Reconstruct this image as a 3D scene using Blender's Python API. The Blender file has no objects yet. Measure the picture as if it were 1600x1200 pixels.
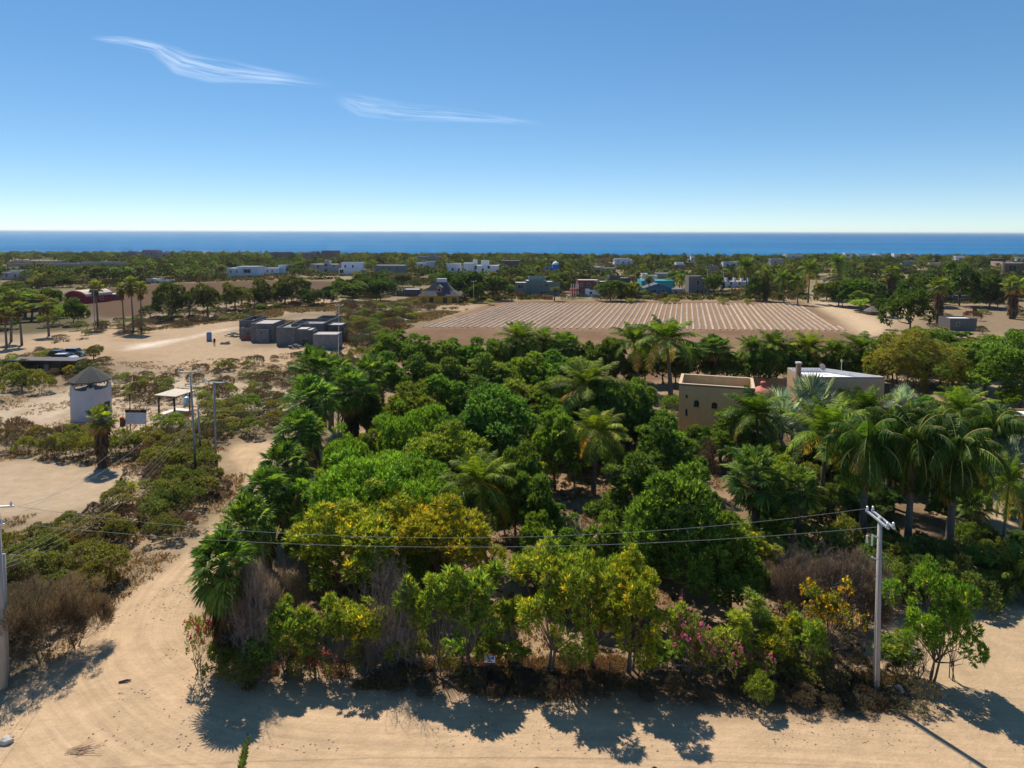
import bpy, math, random
import numpy as np
from mathutils import Vector, Matrix
PI = math.pi
sc = bpy.context.scene
COL = sc.collection
RND = random.Random(7)

# ------------------------------------------------------------------ camera
H = 26.0; F = 1067.0
PITCH = math.radians(2.5); ROLL = math.radians(0.143)
CY = 362.0 + F*math.tan(PITCH)
cam_rot = (Matrix.Rotation(PI/2-PITCH, 3, 'X') @ Matrix.Rotation(ROLL, 3, 'Z'))
cd = bpy.data.cameras.new('camera'); cam = bpy.data.objects.new('camera', cd); COL.objects.link(cam)
cam.matrix_world = Matrix.Translation((0, 0, H)) @ cam_rot.to_4x4()
cd.sensor_width = 36; cd.lens = 36*F/1600; cd.shift_y = -(600-CY)/1600; cd.clip_end = 200000; cd.clip_start = 0.1
sc.camera = cam
def ray(px, py):
    d = cam_rot @ Vector(((px-800)/F, -(py-CY)/F, -1)); return d
def G(px, py, z=0.0):
    d = ray(px, py); t = (z-H)/d.z
    return (d.x*t, d.y*t)
def top_z(px, ptop, Y):
    d = ray(px, ptop); return H + d.z/d.y*Y
def at_depth(px, py, Y):
    d = ray(px, py); return Vector((d.x/d.y*Y, Y, H+d.z/d.y*Y))
cri = cam_rot.transposed()
def project(x, y, z):
    v = cri @ Vector((x, y, z-H))
    return (800+F*v.x/-v.z, CY-F*v.y/-v.z)

# ------------------------------------------------------------------ naming
def link(o): COL.objects.link(o)
def tag(o, label=None, cat=None, group=None, kind=None):
    if label: o['label'] = label
    if cat: o['category'] = cat
    if group: o['group'] = group
    if kind: o['kind'] = kind
    return o
def empty(name, loc=(0,0,0), rz=0, label=None, cat=None, group=None):
    o = bpy.data.objects.new(name, None); link(o); o.location = loc; o.rotation_euler = (0,0,rz)
    o.empty_display_size = 0.2
    return tag(o, label, cat, group)

# ------------------------------------------------------------------ mesh builder
class MB:
    def __init__(s): s.V=[]; s.F4=[]; s.F3=[]; s.C=[]; s.M4=[]; s.M3=[]; s.n=0
    def add(s, V, F4=None, F3=None, col=(1,1,1), mat=0):
        V=np.asarray(V,float).reshape(-1,3); s.V.append(V)
        c=np.asarray(col,float)
        if c.ndim==1: c=np.tile(c[:3],(len(V),1))
        s.C.append(c)
        if F4 is not None and len(F4): a=np.asarray(F4,int)+s.n; s.F4.append(a); s.M4.append(np.full(len(a),mat))
        if F3 is not None and len(F3): a=np.asarray(F3,int)+s.n; s.F3.append(a); s.M3.append(np.full(len(a),mat))
        s.n+=len(V); return s
    def box(s, x0,x1,y0,y1,z0,z1, col=(1,1,1), mat=0, rz=0, o=(0,0,0)):
        V=np.array([(x,y,z) for z in (z0,z1) for x,y in ((x0,y0),(x1,y0),(x1,y1),(x0,y1))],float)
        if rz: c,q=math.cos(rz),math.sin(rz); V[:,:2]=V[:,:2]@np.array([[c,q],[-q,c]])
        V+=np.array(o)
        return s.add(V,[(3,2,1,0),(4,5,6,7),(0,1,5,4),(1,2,6,5),(2,3,7,6),(3,0,4,7)],None,col,mat)
    def prism(s, poly, z0, z1, col=(1,1,1), mat=0):      # horizontal polygon extruded up
        n=len(poly); V=[(p[0],p[1],z0) for p in poly]+[(p[0],p[1],z1) for p in poly]
        F4=[(i,(i+1)%n,n+(i+1)%n,n+i) for i in range(n)]
        F3=[(0,i+1,i) for i in range(1,n-1)]+[(n,n+i,n+i+1) for i in range(1,n-1)]
        return s.add(V,F4,F3,col,mat)
    def extrude(s, poly, f, col=(1,1,1), mat=0):          # poly list of (a,b); f(a,b,side)->xyz
        n=len(poly); V=[f(a,b,0) for a,b in poly]+[f(a,b,1) for a,b in poly]
        F4=[(i,(i+1)%n,n+(i+1)%n,n+i) for i in range(n)]
        from mathutils.geometry import tessellate_polygon
        T=tessellate_polygon([[Vector((a,b,0)) for a,b in poly]])
        F3=[tuple(t) for t in T]+[tuple(n+i for i in reversed(t)) for t in T]
        return s.add(V,F4,F3,col,mat)
    def tube(s, pts, rad, n=6, col=(1,1,1), mat=0, cap=True):
        P=np.asarray(pts,float); k=len(P)
        r=np.full(k,rad,float) if np.isscalar(rad) else np.asarray(rad,float)
        T=np.gradient(P,axis=0); T/=np.linalg.norm(T,axis=1)[:,None]+1e-9
        ref=np.array([0,0,1.0]) if abs(T[:,2]).mean()<0.8 else np.array([1.0,0,0])
        A=np.cross(T,ref); A/=np.linalg.norm(A,axis=1)[:,None]+1e-9; B=np.cross(T,A)
        a=np.arange(n)*2*PI/n
        V=(P[:,None,:]+r[:,None,None]*(A[:,None,:]*np.cos(a)[None,:,None]+B[:,None,:]*np.sin(a)[None,:,None])).reshape(-1,3)
        i=np.arange(k-1)[:,None]*n; j=np.arange(n)[None,:]; j2=(j+1)%n
        F4=np.stack([i+j,i+n+j,i+n+j2,i+j2],-1).reshape(-1,4)
        F3=[]
        if cap:
            V=np.vstack([V,P[-1:],P[:1]]); e=(k-1)*n
            F3=[(e+q,k*n,e+(q+1)%n) for q in range(n)]+[(q,(q+1)%n,k*n+1) for q in range(n)]
        return s.add(V,F4,F3,col,mat)
    def lathe(s, prof, n=16, o=(0,0,0), col=(1,1,1), mat=0):
        k=len(prof); a=np.arange(n)*2*PI/n
        V=np.array([(r*math.cos(t)+o[0],r*math.sin(t)+o[1],z+o[2]) for r,z in prof for t in a])
        i=np.arange(k-1)[:,None]*n; j=np.arange(n)[None,:]; j2=(j+1)%n
        F4=np.stack([i+j,i+j2,i+n+j2,i+n+j],-1).reshape(-1,4)
        return s.add(V,F4,None,col,mat)
    def mesh(s, name, mats, smooth=False):
        me=bpy.data.meshes.new(name)
        V=np.vstack(s.V); C=np.vstack(s.C)
        n4=sum(len(a) for a in s.F4); n3=sum(len(a) for a in s.F3)
        L=[];M=[]
        if n4: L.append(np.vstack(s.F4).ravel()); M.append(np.concatenate(s.M4))
        if n3: L.append(np.vstack(s.F3).ravel()); M.append(np.concatenate(s.M3))
        L=np.concatenate(L); M=np.concatenate(M)
        me.vertices.add(len(V)); me.vertices.foreach_set('co',V.ravel())
        me.loops.add(len(L)); me.loops.foreach_set('vertex_index',L.astype(np.int32))
        me.polygons.add(n4+n3)
        st=np.concatenate([np.arange(n4)*4, n4*4+np.arange(n3)*3])
        me.polygons.foreach_set('loop_start',st.astype(np.int32))
        me.polygons.foreach_set('material_index',M.astype(np.int32))
        me.polygons.foreach_set('use_smooth',np.full(n4+n3,smooth,dtype=bool))
        me.update(calc_edges=True)
        at=me.color_attributes.new('col','FLOAT_COLOR','POINT')
        at.data.foreach_set('color',np.hstack([C,np.ones((len(C),1))]).ravel().astype(np.float32))
        for m in (mats if isinstance(mats,(list,tuple)) else [mats]): me.materials.append(m)
        return me
    def build(s, name, mats, parent=None, smooth=False, loc=None, rz=0):
        o=bpy.data.objects.new(name,s.mesh(name,mats,smooth)); link(o)
        if parent: o.parent=parent
        if loc is not None: o.location=loc
        if rz: o.rotation_euler=(0,0,rz)
        return o

# ------------------------------------------------------------------ noise
def vnoise(x,y,seed=0):
    xi=np.floor(x).astype(np.int64); yi=np.floor(y).astype(np.int64); fx=x-xi; fy=y-yi
    def h(a,b):
        n=(a*374761393+b*668265263+seed*1442695041)&0xffffffff
        n=((n^(n>>13))*1274126177)&0xffffffff
        return ((n^(n>>16))&0xffff)/65535.0
    sx=fx*fx*(3-2*fx); sy=fy*fy*(3-2*fy)
    return (h(xi,yi)*(1-sx)+h(xi+1,yi)*sx)*(1-sy)+(h(xi,yi+1)*(1-sx)+h(xi+1,yi+1)*sx)*sy
def fbm(x,y,sc_=1,o=4,seed=0):
    t=0;a=.5;s=0
    for k in range(o): t=t+a*vnoise(x/sc_*2**k,y/sc_*2**k,seed+k*17); s+=a; a*=.5
    return t/s
def sdist(x,y,poly):      # signed distance, positive inside
    P=np.array(poly,float); n=len(P); d=np.full(x.shape,1e18); ins=np.zeros(x.shape,bool)
    for i in range(n):
        a=P[i]; b=P[(i+1)%n]; e=b-a; L=(e@e)+1e-12
        t=np.clip(((x-a[0])*e[0]+(y-a[1])*e[1])/L,0,1)
        d=np.minimum(d,(x-a[0]-t*e[0])**2+(y-a[1]-t*e[1])**2)
        c=((a[1]>y)!=(b[1]>y))&(x<(b[0]-a[0])*(y-a[1])/(b[1]-a[1]+1e-12)+a[0]); ins^=c
    d=np.sqrt(d); return np.where(ins,d,-d)
def sm(d,w): t=np.clip(d/w*.5+.5,0,1); return t*t*(3-2*t)
def GP(pp): return [G(*p) for p in pp]

# ------------------------------------------------------------------ materials
def mat(name):
    m=bpy.data.materials.new(name); m.use_nodes=True; nt=m.node_tree; nt.nodes.clear()
    out=nt.nodes.new('ShaderNodeOutputMaterial'); return m,nt,out
def N(nt,t,**k):
    n=nt.nodes.new(t)
    for a,b in k.items():
        if a in n.inputs: n.inputs[a].default_value=b
        else: setattr(n,a,b)
    return n
def mulcol(nt,a,b,f=1.0):
    m=N(nt,'ShaderNodeMix',data_type='RGBA',blend_type='MULTIPLY'); m.inputs[0].default_value=f
    nt.links.new(a,m.inputs[6]); 
    if isinstance(b,tuple): m.inputs[7].default_value=b
    else: nt.links.new(b,m.inputs[7])
    return m.outputs[2]
def foliage(name, trans=.35, rough=.5, spec=.25, tcol=(1.15,1.25,.45,1), gain=1.0):
    m,nt,out=mat(name)
    at=N(nt,'ShaderNodeAttribute',attribute_name='col'); oi=N(nt,'ShaderNodeObjectInfo')
    c=mulcol(nt,at.outputs['Color'],oi.outputs['Color']); c=mulcol(nt,c,(1.25,1,.85,1))
    geo=N(nt,'ShaderNodeNewGeometry')
    rp=N(nt,'ShaderNodeMapRange'); rp.inputs[3].default_value=.5*gain; rp.inputs[4].default_value=1.6*gain
    nt.links.new(geo.outputs['Random Per Island'],rp.inputs[0])
    hs=N(nt,'ShaderNodeHueSaturation'); nt.links.new(rp.outputs[0],hs.inputs['Value']); nt.links.new(c,hs.inputs['Color'])
    c=hs.outputs[0]
    p=N(nt,'ShaderNodeBsdfPrincipled',Roughness=rough); p.inputs['Specular IOR Level'].default_value=spec
    nt.links.new(c,p.inputs['Base Color'])
    t=N(nt,'ShaderNodeBsdfTranslucent'); nt.links.new(mulcol(nt,c,tcol),t.inputs['Color'])
    x=N(nt,'ShaderNodeMixShader'); x.inputs[0].default_value=trans
    nt.links.new(p.outputs[0],x.inputs[1]); nt.links.new(t.outputs[0],x.inputs[2]); nt.links.new(x.outputs[0],out.inputs[0])
    return m
def solid(name, col, rough=.8, var=.15, scale=3.0, metal=0, bump=0.0, spec=.3, col2=None, stretch=None):
    m,nt,out=mat(name)
    tc=N(nt,'ShaderNodeTexCoord'); n1=N(nt,'ShaderNodeTexNoise',Scale=scale,Detail=6.0,Roughness=.65)
    v=tc.outputs['Object']
    if stretch:
        mp=N(nt,'ShaderNodeMapping'); mp.inputs['Scale'].default_value=stretch; nt.links.new(v,mp.inputs[0]); v=mp.outputs[0]
    nt.links.new(v,n1.inputs['Vector'])
    mx=N(nt,'ShaderNodeMix',data_type='RGBA')
    rp=N(nt,'ShaderNodeMapRange'); rp.inputs[1].default_value=.3; rp.inputs[2].default_value=.7
    nt.links.new(n1.outputs[0],rp.inputs[0]); nt.links.new(rp.outputs[0],mx.inputs[0])
    c2=col2 or tuple(min(1,c*(1+var)) for c in col)
    c1=col if col2 else tuple(c*(1-var) for c in col)
    mx.inputs[6].default_value=(*c1,1); mx.inputs[7].default_value=(*c2,1)
    at=N(nt,'ShaderNodeAttribute',attribute_name='col'); c=mulcol(nt,mx.outputs[2],at.outputs['Color'])
    p=N(nt,'ShaderNodeBsdfPrincipled',Roughness=rough,Metallic=metal); p.inputs['Specular IOR Level'].default_value=spec
    nt.links.new(c,p.inputs['Base Color'])
    if bump:
        b=N(nt,'ShaderNodeBump',Strength=bump,Distance=.05); nt.links.new(n1.outputs[0],b.inputs['Height']); nt.links.new(b.outputs[0],p.inputs['Normal'])
    nt.links.new(p.outputs[0],out.inputs[0]); return m
M_leaf=foliage('leaf_green',trans=.52,gain=2.25); M_palm=foliage('palm_frond',trans=.45,rough=.55,spec=.13,gain=1.9)
M_dry=foliage('dry_leaf',trans=.35,gain=1.15,rough=.8,spec=.1,tcol=(1,1,.8,1))
M_bark=solid('bark',(.16,.12,.09),.9,.35,6,bump=.6,stretch=(1,1,.3))
M_palmbark=solid('palm_bark',(.15,.12,.095),.9,.3,9,bump=.7,stretch=(.6,.6,2.5))
M_twig=solid('grey_twig',(.22,.18,.155),.9,.25,8)
M_plaster=solid('plaster',(1,1,1),.85,.17,.7,bump=.15,stretch=(1.6,1.6,.6),spec=.15)
M_concrete=solid('raw_concrete_block',(.155,.15,.148),.9,.28,1.6,bump=.3)
M_pole=solid('pole_concrete',(.36,.34,.32),.85,.2,4,bump=.2,stretch=(1,1,.15))
M_galv=solid('galvanised_steel',(.62,.64,.67),.45,.12,6,metal=.6)
M_wood=solid('weathered_wood',(.075,.05,.035),.85,.35,7,bump=.3,stretch=(1,1,.2))
M_thatch=solid('palm_thatch',(.085,.08,.075),.95,.45,9,bump=.9,stretch=(2,2,.4))
M_glass=solid('dark_window_glass',(.02,.023,.028),.15,.3,2,spec=.6)
M_white=solid('white_plastic',(.50,.42,.345),.5,.12,1.5)
M_paint=solid('vehicle_paint',(1,1,1),.25,.04,2,spec=.6)
M_rubber=solid('tyre_rubber',(.02,.02,.02),.8,.2,5)
M_tile=solid('clay_tile',(.33,.075,.055),.7,.3,6,bump=.4)
M_rock=solid('pale_rock',(.5,.47,.43),.9,.3,3,bump=.5)
M_wire=solid('aluminium_wire',(.36,.36,.34),.5,.1,1,metal=.3)
M_fabric=solid('cloth',(1,1,1),.9,.1,8)
def tint(c,k=1): return tuple(v*k for v in c)

# ------------------------------------------------------------------ ground (one polar sheet, split by what it is)
road_in=[(1850,1150),(1600,1128),(1400,1124),(1200,1118),(1000,1106),(850,1100),(600,1080),(430,1072),(335,1048),(298,1000),(303,930),(330,872),(362,820),(400,765),(440,722),(480,702),(470,680)]
road_out=[(424,688),(372,694),(354,705),(382,742),(372,788),(285,868),(205,928),(150,972),(95,1030),(0,1100),(-150,1190),(-500,1290),(-300,1500),(2000,1500)]
ROAD=GP(road_in+road_out)
LOT=GP([(-400,745),(-100,722),(60,722),(150,728),(225,735),(205,775),(120,800),(0,812),(-400,830)])
KIOSK=GP([(-300,600),(0,636),(60,622),(120,606),(230,588),(330,590),(420,600),(470,618),(440,640),(400,650),(330,665),(260,690),(150,672),(60,668),(0,668),(-300,670)])
LEFTSAND=GP([(-300,560),(30,534),(60,524),(130,514),(210,506),(300,492),(400,478),(500,462),(530,470),(440,492),(375,500),(370,520),(380,545),(560,540),(580,560),(480,575),(330,585),(180,560),(100,562),(-50,560)])
FIELD=GP([(560,545),(640,515),(780,470),(1262,471),(1345,520),(1360,560),(1000,600),(700,600)])
ROWS=GP([(655,512),(795,474),(1248,474.5),(1322,517),(1000,515)])
FIELDPATH=GP([(1262,472),(1300,472),(1350,490),(1400,520),(1345,524),(1318,500)])
BROWN=GP([(60,482),(40,466),(110,456),(250,443),(420,438),(560,441),(560,450),(400,466),(290,484),(235,494),(160,499),(90,492)])
LUSH=GP([(-120,520),(-120,455),(60,458),(120,476),(152,498),(152,511),(90,519),(30,524)])
RIGHTYARD=GP([(1420,500),(1480,480),(1700,470),(1700,520),(1520,525),(1400,530)])
ESTATE=GP([(1400,1120),(1330,1000),(1330,985),(1420,960),(1500,925),(1600,900),(1700,860),(1900,1180)])
YARD2=GP([(1300,740),(1480,700),(1620,660),(1640,600),(1560,600),(1480,620),(1540,700),(1480,800),(1560,890),(1640,880),(1640,700)])
SCRUB=GP([(-900,700),(-200,690),(60,668),(220,690),(330,680),(372,694),(382,742),(372,788),(285,868),(205,928),(95,1030),(0,1100),(-500,1290),(-900,1200)])
COAST=[(-2500,900),(-600,800),(-350,765),(-120,745),(40,735),(120,690),(165,645),(200,690),(300,735),(600,740),(1000,790),(2500,900),(2500,-1500),(-2500,-1500)]
cl=GP([(1900,1190),(1600,1178),(1400,1168),(1000,1150),(600,1140),(430,1122),(310,1075),(240,1010),(243,960),(275,905),(325,850),(365,800),(395,755),(400,722),(425,700),(470,690)])
def smooth_line(P,k=8):
    P=[np.array(p) for p in P]; out=[]
    for i in range(len(P)-1):
        a=P[max(i-1,0)];b=P[i];c=P[i+1];d=P[min(i+2,len(P)-1)]
        for t in np.linspace(0,1,k,endpoint=False):
            out.append(.5*((2*b)+(-a+c)*t+(2*a-5*b+4*c-d)*t*t+(-a+3*b-3*c+d)*t**3))
    out.append(P[-1]); return np.array(out)
CL=smooth_line(cl)
def gz(x,y):      # ground height
    x=np.asarray(x,float); y=np.asarray(y,float)
    w=1-sm(sdist(x,y,ROAD)+1.0,1.5)
    w=w*(1-.9*sm(sdist(x,y,FIELD),4))
    z=(fbm(x,y,9,3,3)-.5)*.55*w+(fbm(x,y,60,2,9)-.5)*.8*np.clip((y-120)/150,0,1)*(1-sm(sdist(x,y,FIELD),12))
    z=z+.04*(fbm(x,y,2.2,3,5)-.5)
    z=z-np.clip(-sdist(x,y,COAST)/25+.2,0,4)
    return z
def gh(x,y): return float(gz(np.array([x]),np.array([y]))[0])
def make_ground():
    ang=np.radians(np.concatenate([np.arange(-180,-50,5),np.arange(-50,50,.19),np.arange(50,180,5)]))
    rad=[0.5,3,8,14,20,25,28]; 
    while rad[-1]<3000: rad.append(rad[-1]*(1.0105 if rad[-1]<130 else 1.016 if rad[-1]<900 else 1.2))
    rad=np.array(rad); A,R=np.meshgrid(ang,rad); x=(R*np.sin(A)).ravel(); y=(R*np.cos(A)).ravel()
    z=gz(x,y); na=len(ang); nr=len(rad)
    n1=fbm(x,y,14,5,21); n2=fbm(x,y,3.5,4,33); n3=fbm(x,y,45,4,41); wob=(n1-.5)*5+(n2-.5)*3
    c=np.zeros((len(x),3))
    def setc(w,col): 
        nonlocal c
        w=w[:,None]; c=c*(1-w)+np.asarray(col)*w
    c[:]=(.36,.265,.185)
    far=np.clip((y-235)/40,0,1)
    setc(far*.8,(.22,.18,.12)); setc(far*np.clip(n3*2.4-.5,0,1),(.13,.12,.065)); 
    setc(far*np.clip(n1*3-1.2,0,1)*.7,(.36,.28,.19))
    near=sm(-(y-118),15)*sm(x+22,8)        # litter on the orchard floor
    setc(near*.75,(.30,.21,.14)); setc(near*np.clip(n2*3.2-.9,0,1)*.85,(.15,.10,.062))
    setc(sm(sdist(x,y,SCRUB)+wob*.3,3)*np.clip(n2*2.6-.55,0,1),(.20,.155,.10))
    mid=sm(y-82,8)*sm(-(x+22),8)*sm(-(y-240),20)
    setc(mid,(.29,.225,.165)); setc(mid*np.clip(n1*4.2-1.75,0,1)*.9,(.17,.13,.085))
    setc(sm(sdist(x,y,KIOSK)+wob*.5,4),(.44,.355,.28)); setc(sm(sdist(x,y,KIOSK)+wob*.5,4)*np.clip(n2*5-2.6,0,1)*.85,(.34,.265,.19))
    ls=sm(sdist(x,y,LEFTSAND)+wob*.8,5); setc(ls,(.39,.285,.20)); setc(ls*np.clip(n1*5-2.7,0,1)*.7,(.33,.22,.14))
    setc(sm(sdist(x,y,GP([(200,546),(215,538),(300,527),(345,516),(380,512),(330,519),(240,541)])),3),(.68,.6,.54))
    setc(sm(sdist(x,y,LOT)+wob*.3,2.5),(.41,.315,.23)); 
    fl=sm(sdist(x,y,FIELD)+wob*.3,3); setc(fl,(.165,.10,.065)); setc(fl*np.clip(n1*3-1,0,1)*.5,(.28,.185,.12)); setc(fl*sm(sdist(x,y,ROWS),3)*.7,(.29,.19,.125))
    setc(sm(sdist(x,y,FIELDPATH)+wob*.4,5),(.50,.375,.265))
    setc(sm(sdist(x,y,BROWN)+wob*.5,6),(.10,.06,.038)); setc(sm(sdist(x,y,LUSH)+wob*.5,5),(.10,.085,.05))
    setc(sm(sdist(x,y,RIGHTYARD)+wob,6),(.23,.17,.115))
    setc(sm(sdist(x,y,ESTATE)+wob*.2,2.5),(.44,.325,.22)); setc(sm(sdist(x,y,YARD2)+wob*.4,3),(.42,.32,.23))
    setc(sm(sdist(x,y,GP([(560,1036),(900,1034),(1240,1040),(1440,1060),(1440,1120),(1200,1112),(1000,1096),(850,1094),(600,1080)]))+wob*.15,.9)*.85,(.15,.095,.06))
    rd=sdist(x,y,ROAD)+(n2-.5)*1.6; rm=sm(rd,1.2); setc(rm,(.50,.36,.245))
    setc(sm(-(sdist(x,y,COAST)-22),8),(.62,.52,.40))
    # distance across / along the road for the wheel tracks
    best=np.full(len(x),1e9); U=np.zeros(len(x)); W=np.zeros(len(x)); s0=0
    for i in range(len(CL)-1):
        a=CL[i];e=CL[i+1]-a;L=math.hypot(*e); t=np.clip(((x-a[0])*e[0]+(y-a[1])*e[1])/(L*L),0,1)
        dx=x-a[0]-t*e[0]; dy=y-a[1]-t*e[1]; d=dx*dx+dy*dy; k=d<best
        sg=np.sign(e[0]*dy-e[1]*dx); best=np.where(k,d,best); U=np.where(k,np.sqrt(d)*sg,U); W=np.where(k,s0+t*L,W); s0+=L
    V=np.stack([x,y,z],1)
    i=np.arange(nr-1)[:,None]*na; j=np.arange(na)[None,:]; j2=(j+1)%na
    Fq=np.stack([i+j,i+j2,i+na+j2,i+na+j],-1).reshape(-1,4)
    keep=(sdist(x,y,COAST)>-90)[Fq[:,0]]; Fq=Fq[keep]
    cx=x[Fq].mean(1); cy=y[Fq].mean(1)
    reg=np.zeros(len(Fq),int)
    reg[sdist(cx,cy,FIELD)>0]=2; reg[sdist(cx,cy,BROWN)>0]=3; reg[sdist(cx,cy,FIELDPATH)>0]=4; reg[sdist(cx,cy,LOT)>0]=5
    reg[(rd[Fq].mean(1))>0]=1; reg[sdist(cx,cy,COAST)<22]=6
    m,nt,out=mat('sandy_ground')
    at=N(nt,'ShaderNodeAttribute',attribute_name='col'); tc=N(nt,'ShaderNodeTexCoord')
    n1_=N(nt,'ShaderNodeTexNoise',Scale=.55,Detail=9.0,Roughness=.7); nt.links.new(tc.outputs['Object'],n1_.inputs['Vector'])
    n2_=N(nt,'ShaderNodeTexNoise',Scale=7.0,Detail=6.0,Roughness=.7); nt.links.new(tc.outputs['Object'],n2_.inputs['Vector'])
    rd_=N(nt,'ShaderNodeAttribute',attribute_name='road')
    sx=N(nt,'ShaderNodeSeparateXYZ'); nt.links.new(rd_.outputs['Vector'],sx.inputs[0])
    cm=N(nt,'ShaderNodeCombineXYZ')
    a1=N(nt,'ShaderNodeMath',operation='MULTIPLY'); a1.inputs[1].default_value=2.3; nt.links.new(sx.outputs[0],a1.inputs[0])
    a2=N(nt,'ShaderNodeMath',operation='MULTIPLY'); a2.inputs[1].default_value=.08; nt.links.new(sx.outputs[1],a2.inputs[0])
    nt.links.new(a1.outputs[0],cm.inputs[0]); nt.links.new(a2.outputs[0],cm.inputs[1])
    tr=N(nt,'ShaderNodeTexNoise',Scale=1.0,Detail=5.0,Roughness=.65); nt.links.new(cm.outputs[0],tr.inputs['Vector'])
    def rng(src,lo,hi,i0=.3,i1=.7):
        r=N(nt,'ShaderNodeMapRange'); r.inputs[1].default_value=i0; r.inputs[2].default_value=i1; r.inputs[3].default_value=lo; r.inputs[4].default_value=hi
        nt.links.new(src,r.inputs[0]); return r.outputs[0]
    trk=rng(tr.outputs[0],.83,1.11)
    mm=N(nt,'ShaderNodeMix',data_type='FLOAT'); mm.inputs[2].default_value=1.0; nt.links.new(sx.outputs[2],mm.inputs[0]); nt.links.new(trk,mm.inputs[3])
    f=N(nt,'ShaderNodeMath',operation='MULTIPLY'); nt.links.new(rng(n1_.outputs[0],.84,1.14),f.inputs[0]); nt.links.new(rng(n2_.outputs[0],.92,1.07),f.inputs[1])
    f2=N(nt,'ShaderNodeMath',operation='MULTIPLY'); nt.links.new(f.outputs[0],f2.inputs[0]); nt.links.new(mm.outputs[0],f2.inputs[1])
    vm=N(nt,'ShaderNodeVectorMath',operation='SCALE'); wc_=mulcol(nt,at.outputs['Color'],(1.0,.975,.90,1)); nt.links.new(wc_,vm.inputs[0]); nt.links.new(f2.outputs[0],vm.inputs['Scale'])
    p=N(nt,'ShaderNodeBsdfPrincipled',Roughness=.95); p.inputs['Specular IOR Level'].default_value=.08
    nt.links.new(vm.outputs[0],p.inputs['Base Color'])
    b=N(nt,'ShaderNodeBump',Strength=.3,Distance=.1); nt.links.new(n2_.outputs[0],b.inputs['Height'])
    b2=N(nt,'ShaderNodeBump',Strength=.2,Distance=.12); nt.links.new(tr.outputs[0],b2.inputs['Height']); nt.links.new(b.outputs[0],b2.inputs['Normal'])
    b3=N(nt,'ShaderNodeBump',Strength=.5,Distance=.5); nt.links.new(n1_.outputs[0],b3.inputs['Height']); nt.links.new(b2.outputs[0],b3.inputs['Normal'])
    nt.links.new(b3.outputs[0],p.inputs['Normal']); nt.links.new(p.outputs[0],out.inputs[0])
    names={0:'ground',1:'dirt_road',2:'crop_field',3:'ploughed_field',4:'field_path',5:'sand_lot',6:'beach'}
    labs={0:'dry sandy scrub ground between the trees and plots',1:'pale sandy dirt road curving round the orchard corner',2:'brown soil of the crop field',3:'dark brown ploughed field behind the tall thin palms',4:'pale track along the right end of the crop field',5:'bare sandy lot left of the dirt road',6:'strip of pale beach along the sea'}
    for r,nm in names.items():
        Fr=Fq[reg==r]
        if not len(Fr): continue
        u,inv=np.unique(Fr.ravel(),return_inverse=True)
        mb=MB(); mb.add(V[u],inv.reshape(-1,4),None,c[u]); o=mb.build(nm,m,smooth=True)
        at_=o.data.attributes.new('road','FLOAT_VECTOR','POINT')
        at_.data.foreach_set('vector',np.stack([U[u],W[u],rm[u]],1).ravel().astype(np.float32))
        tag(o,labs[r],nm.replace('_',' '),kind='structure')
make_ground()

# sea
m,nt,out=mat('sea_water')
tc=N(nt,'ShaderNodeTexCoord')
mp=N(nt,'ShaderNodeMapping'); mp.inputs['Scale'].default_value=(.018,.06,1); nt.links.new(tc.outputs['Object'],mp.inputs[0])
n1=N(nt,'ShaderNodeTexNoise',Scale=1.0,Detail=8.0,Roughness=.75); nt.links.new(mp.outputs[0],n1.inputs['Vector'])
mp2=N(nt,'ShaderNodeMapping'); mp2.inputs['Scale'].default_value=(.0009,.006,1); nt.links.new(tc.outputs['Object'],mp2.inputs[0])
n2=N(nt,'ShaderNodeTexNoise',Scale=1.0,Detail=5.0,Roughness=.6); nt.links.new(mp2.outputs[0],n2.inputs['Vector'])
mx=N(nt,'ShaderNodeMix',data_type='RGBA'); mx.inputs[6].default_value=(.0001,.085,.24,1); mx.inputs[7].default_value=(.001,.135,.31,1)
r_=N(nt,'ShaderNodeMapRange'); r_.inputs[1].default_value=.35; r_.inputs[2].default_value=.65; nt.links.new(n2.outputs[0],r_.inputs[0]); nt.links.new(r_.outputs[0],mx.inputs[0])
df=N(nt,'ShaderNodeBsdfDiffuse'); nt.links.new(mx.outputs[2],df.inputs['Color'])
gl=N(nt,'ShaderNodeBsdfGlossy',Roughness=.26); gl.inputs['Color'].default_value=(.6,.82,1,1)
b=N(nt,'ShaderNodeBump',Strength=1.0,Distance=9.0); nt.links.new(n1.outputs[0],b.inputs['Height']); nt.links.new(b.outputs[0],gl.inputs['Normal'])
ms=N(nt,'ShaderNodeMixShader'); mp3=N(nt,'ShaderNodeMapping'); mp3.inputs['Scale'].default_value=(.06,.012,1); nt.links.new(tc.outputs['Object'],mp3.inputs[0])
n3=N(nt,'ShaderNodeTexNoise',Scale=1.0,Detail=4.0,Roughness=.8); nt.links.new(mp3.outputs[0],n3.inputs['Vector'])
r3=N(nt,'ShaderNodeMapRange'); r3.inputs[1].default_value=.5; r3.inputs[2].default_value=.68; r3.inputs[3].default_value=.05; r3.inputs[4].default_value=.17; nt.links.new(n3.outputs[0],r3.inputs[0]); nt.links.new(r3.outputs[0],ms.inputs[0])
nt.links.new(df.outputs[0],ms.inputs[1]); nt.links.new(gl.outputs[0],ms.inputs[2]); nt.links.new(ms.outputs[0],out.inputs[0])
mb=MB(); S=90000
ys=[560,800,1200,2000,4000,9000,20000,S]
for a,bb in zip(ys[:-1],ys[1:]):
    mb.add([(-S,a,-1.6),(S,a,-1.6),(S,bb,-1.6),(-S,bb,-1.6)],[(0,1,2,3)])
tag(mb.build('sea',m),'blue sea out to the horizon','sea',kind='structure')

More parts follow.
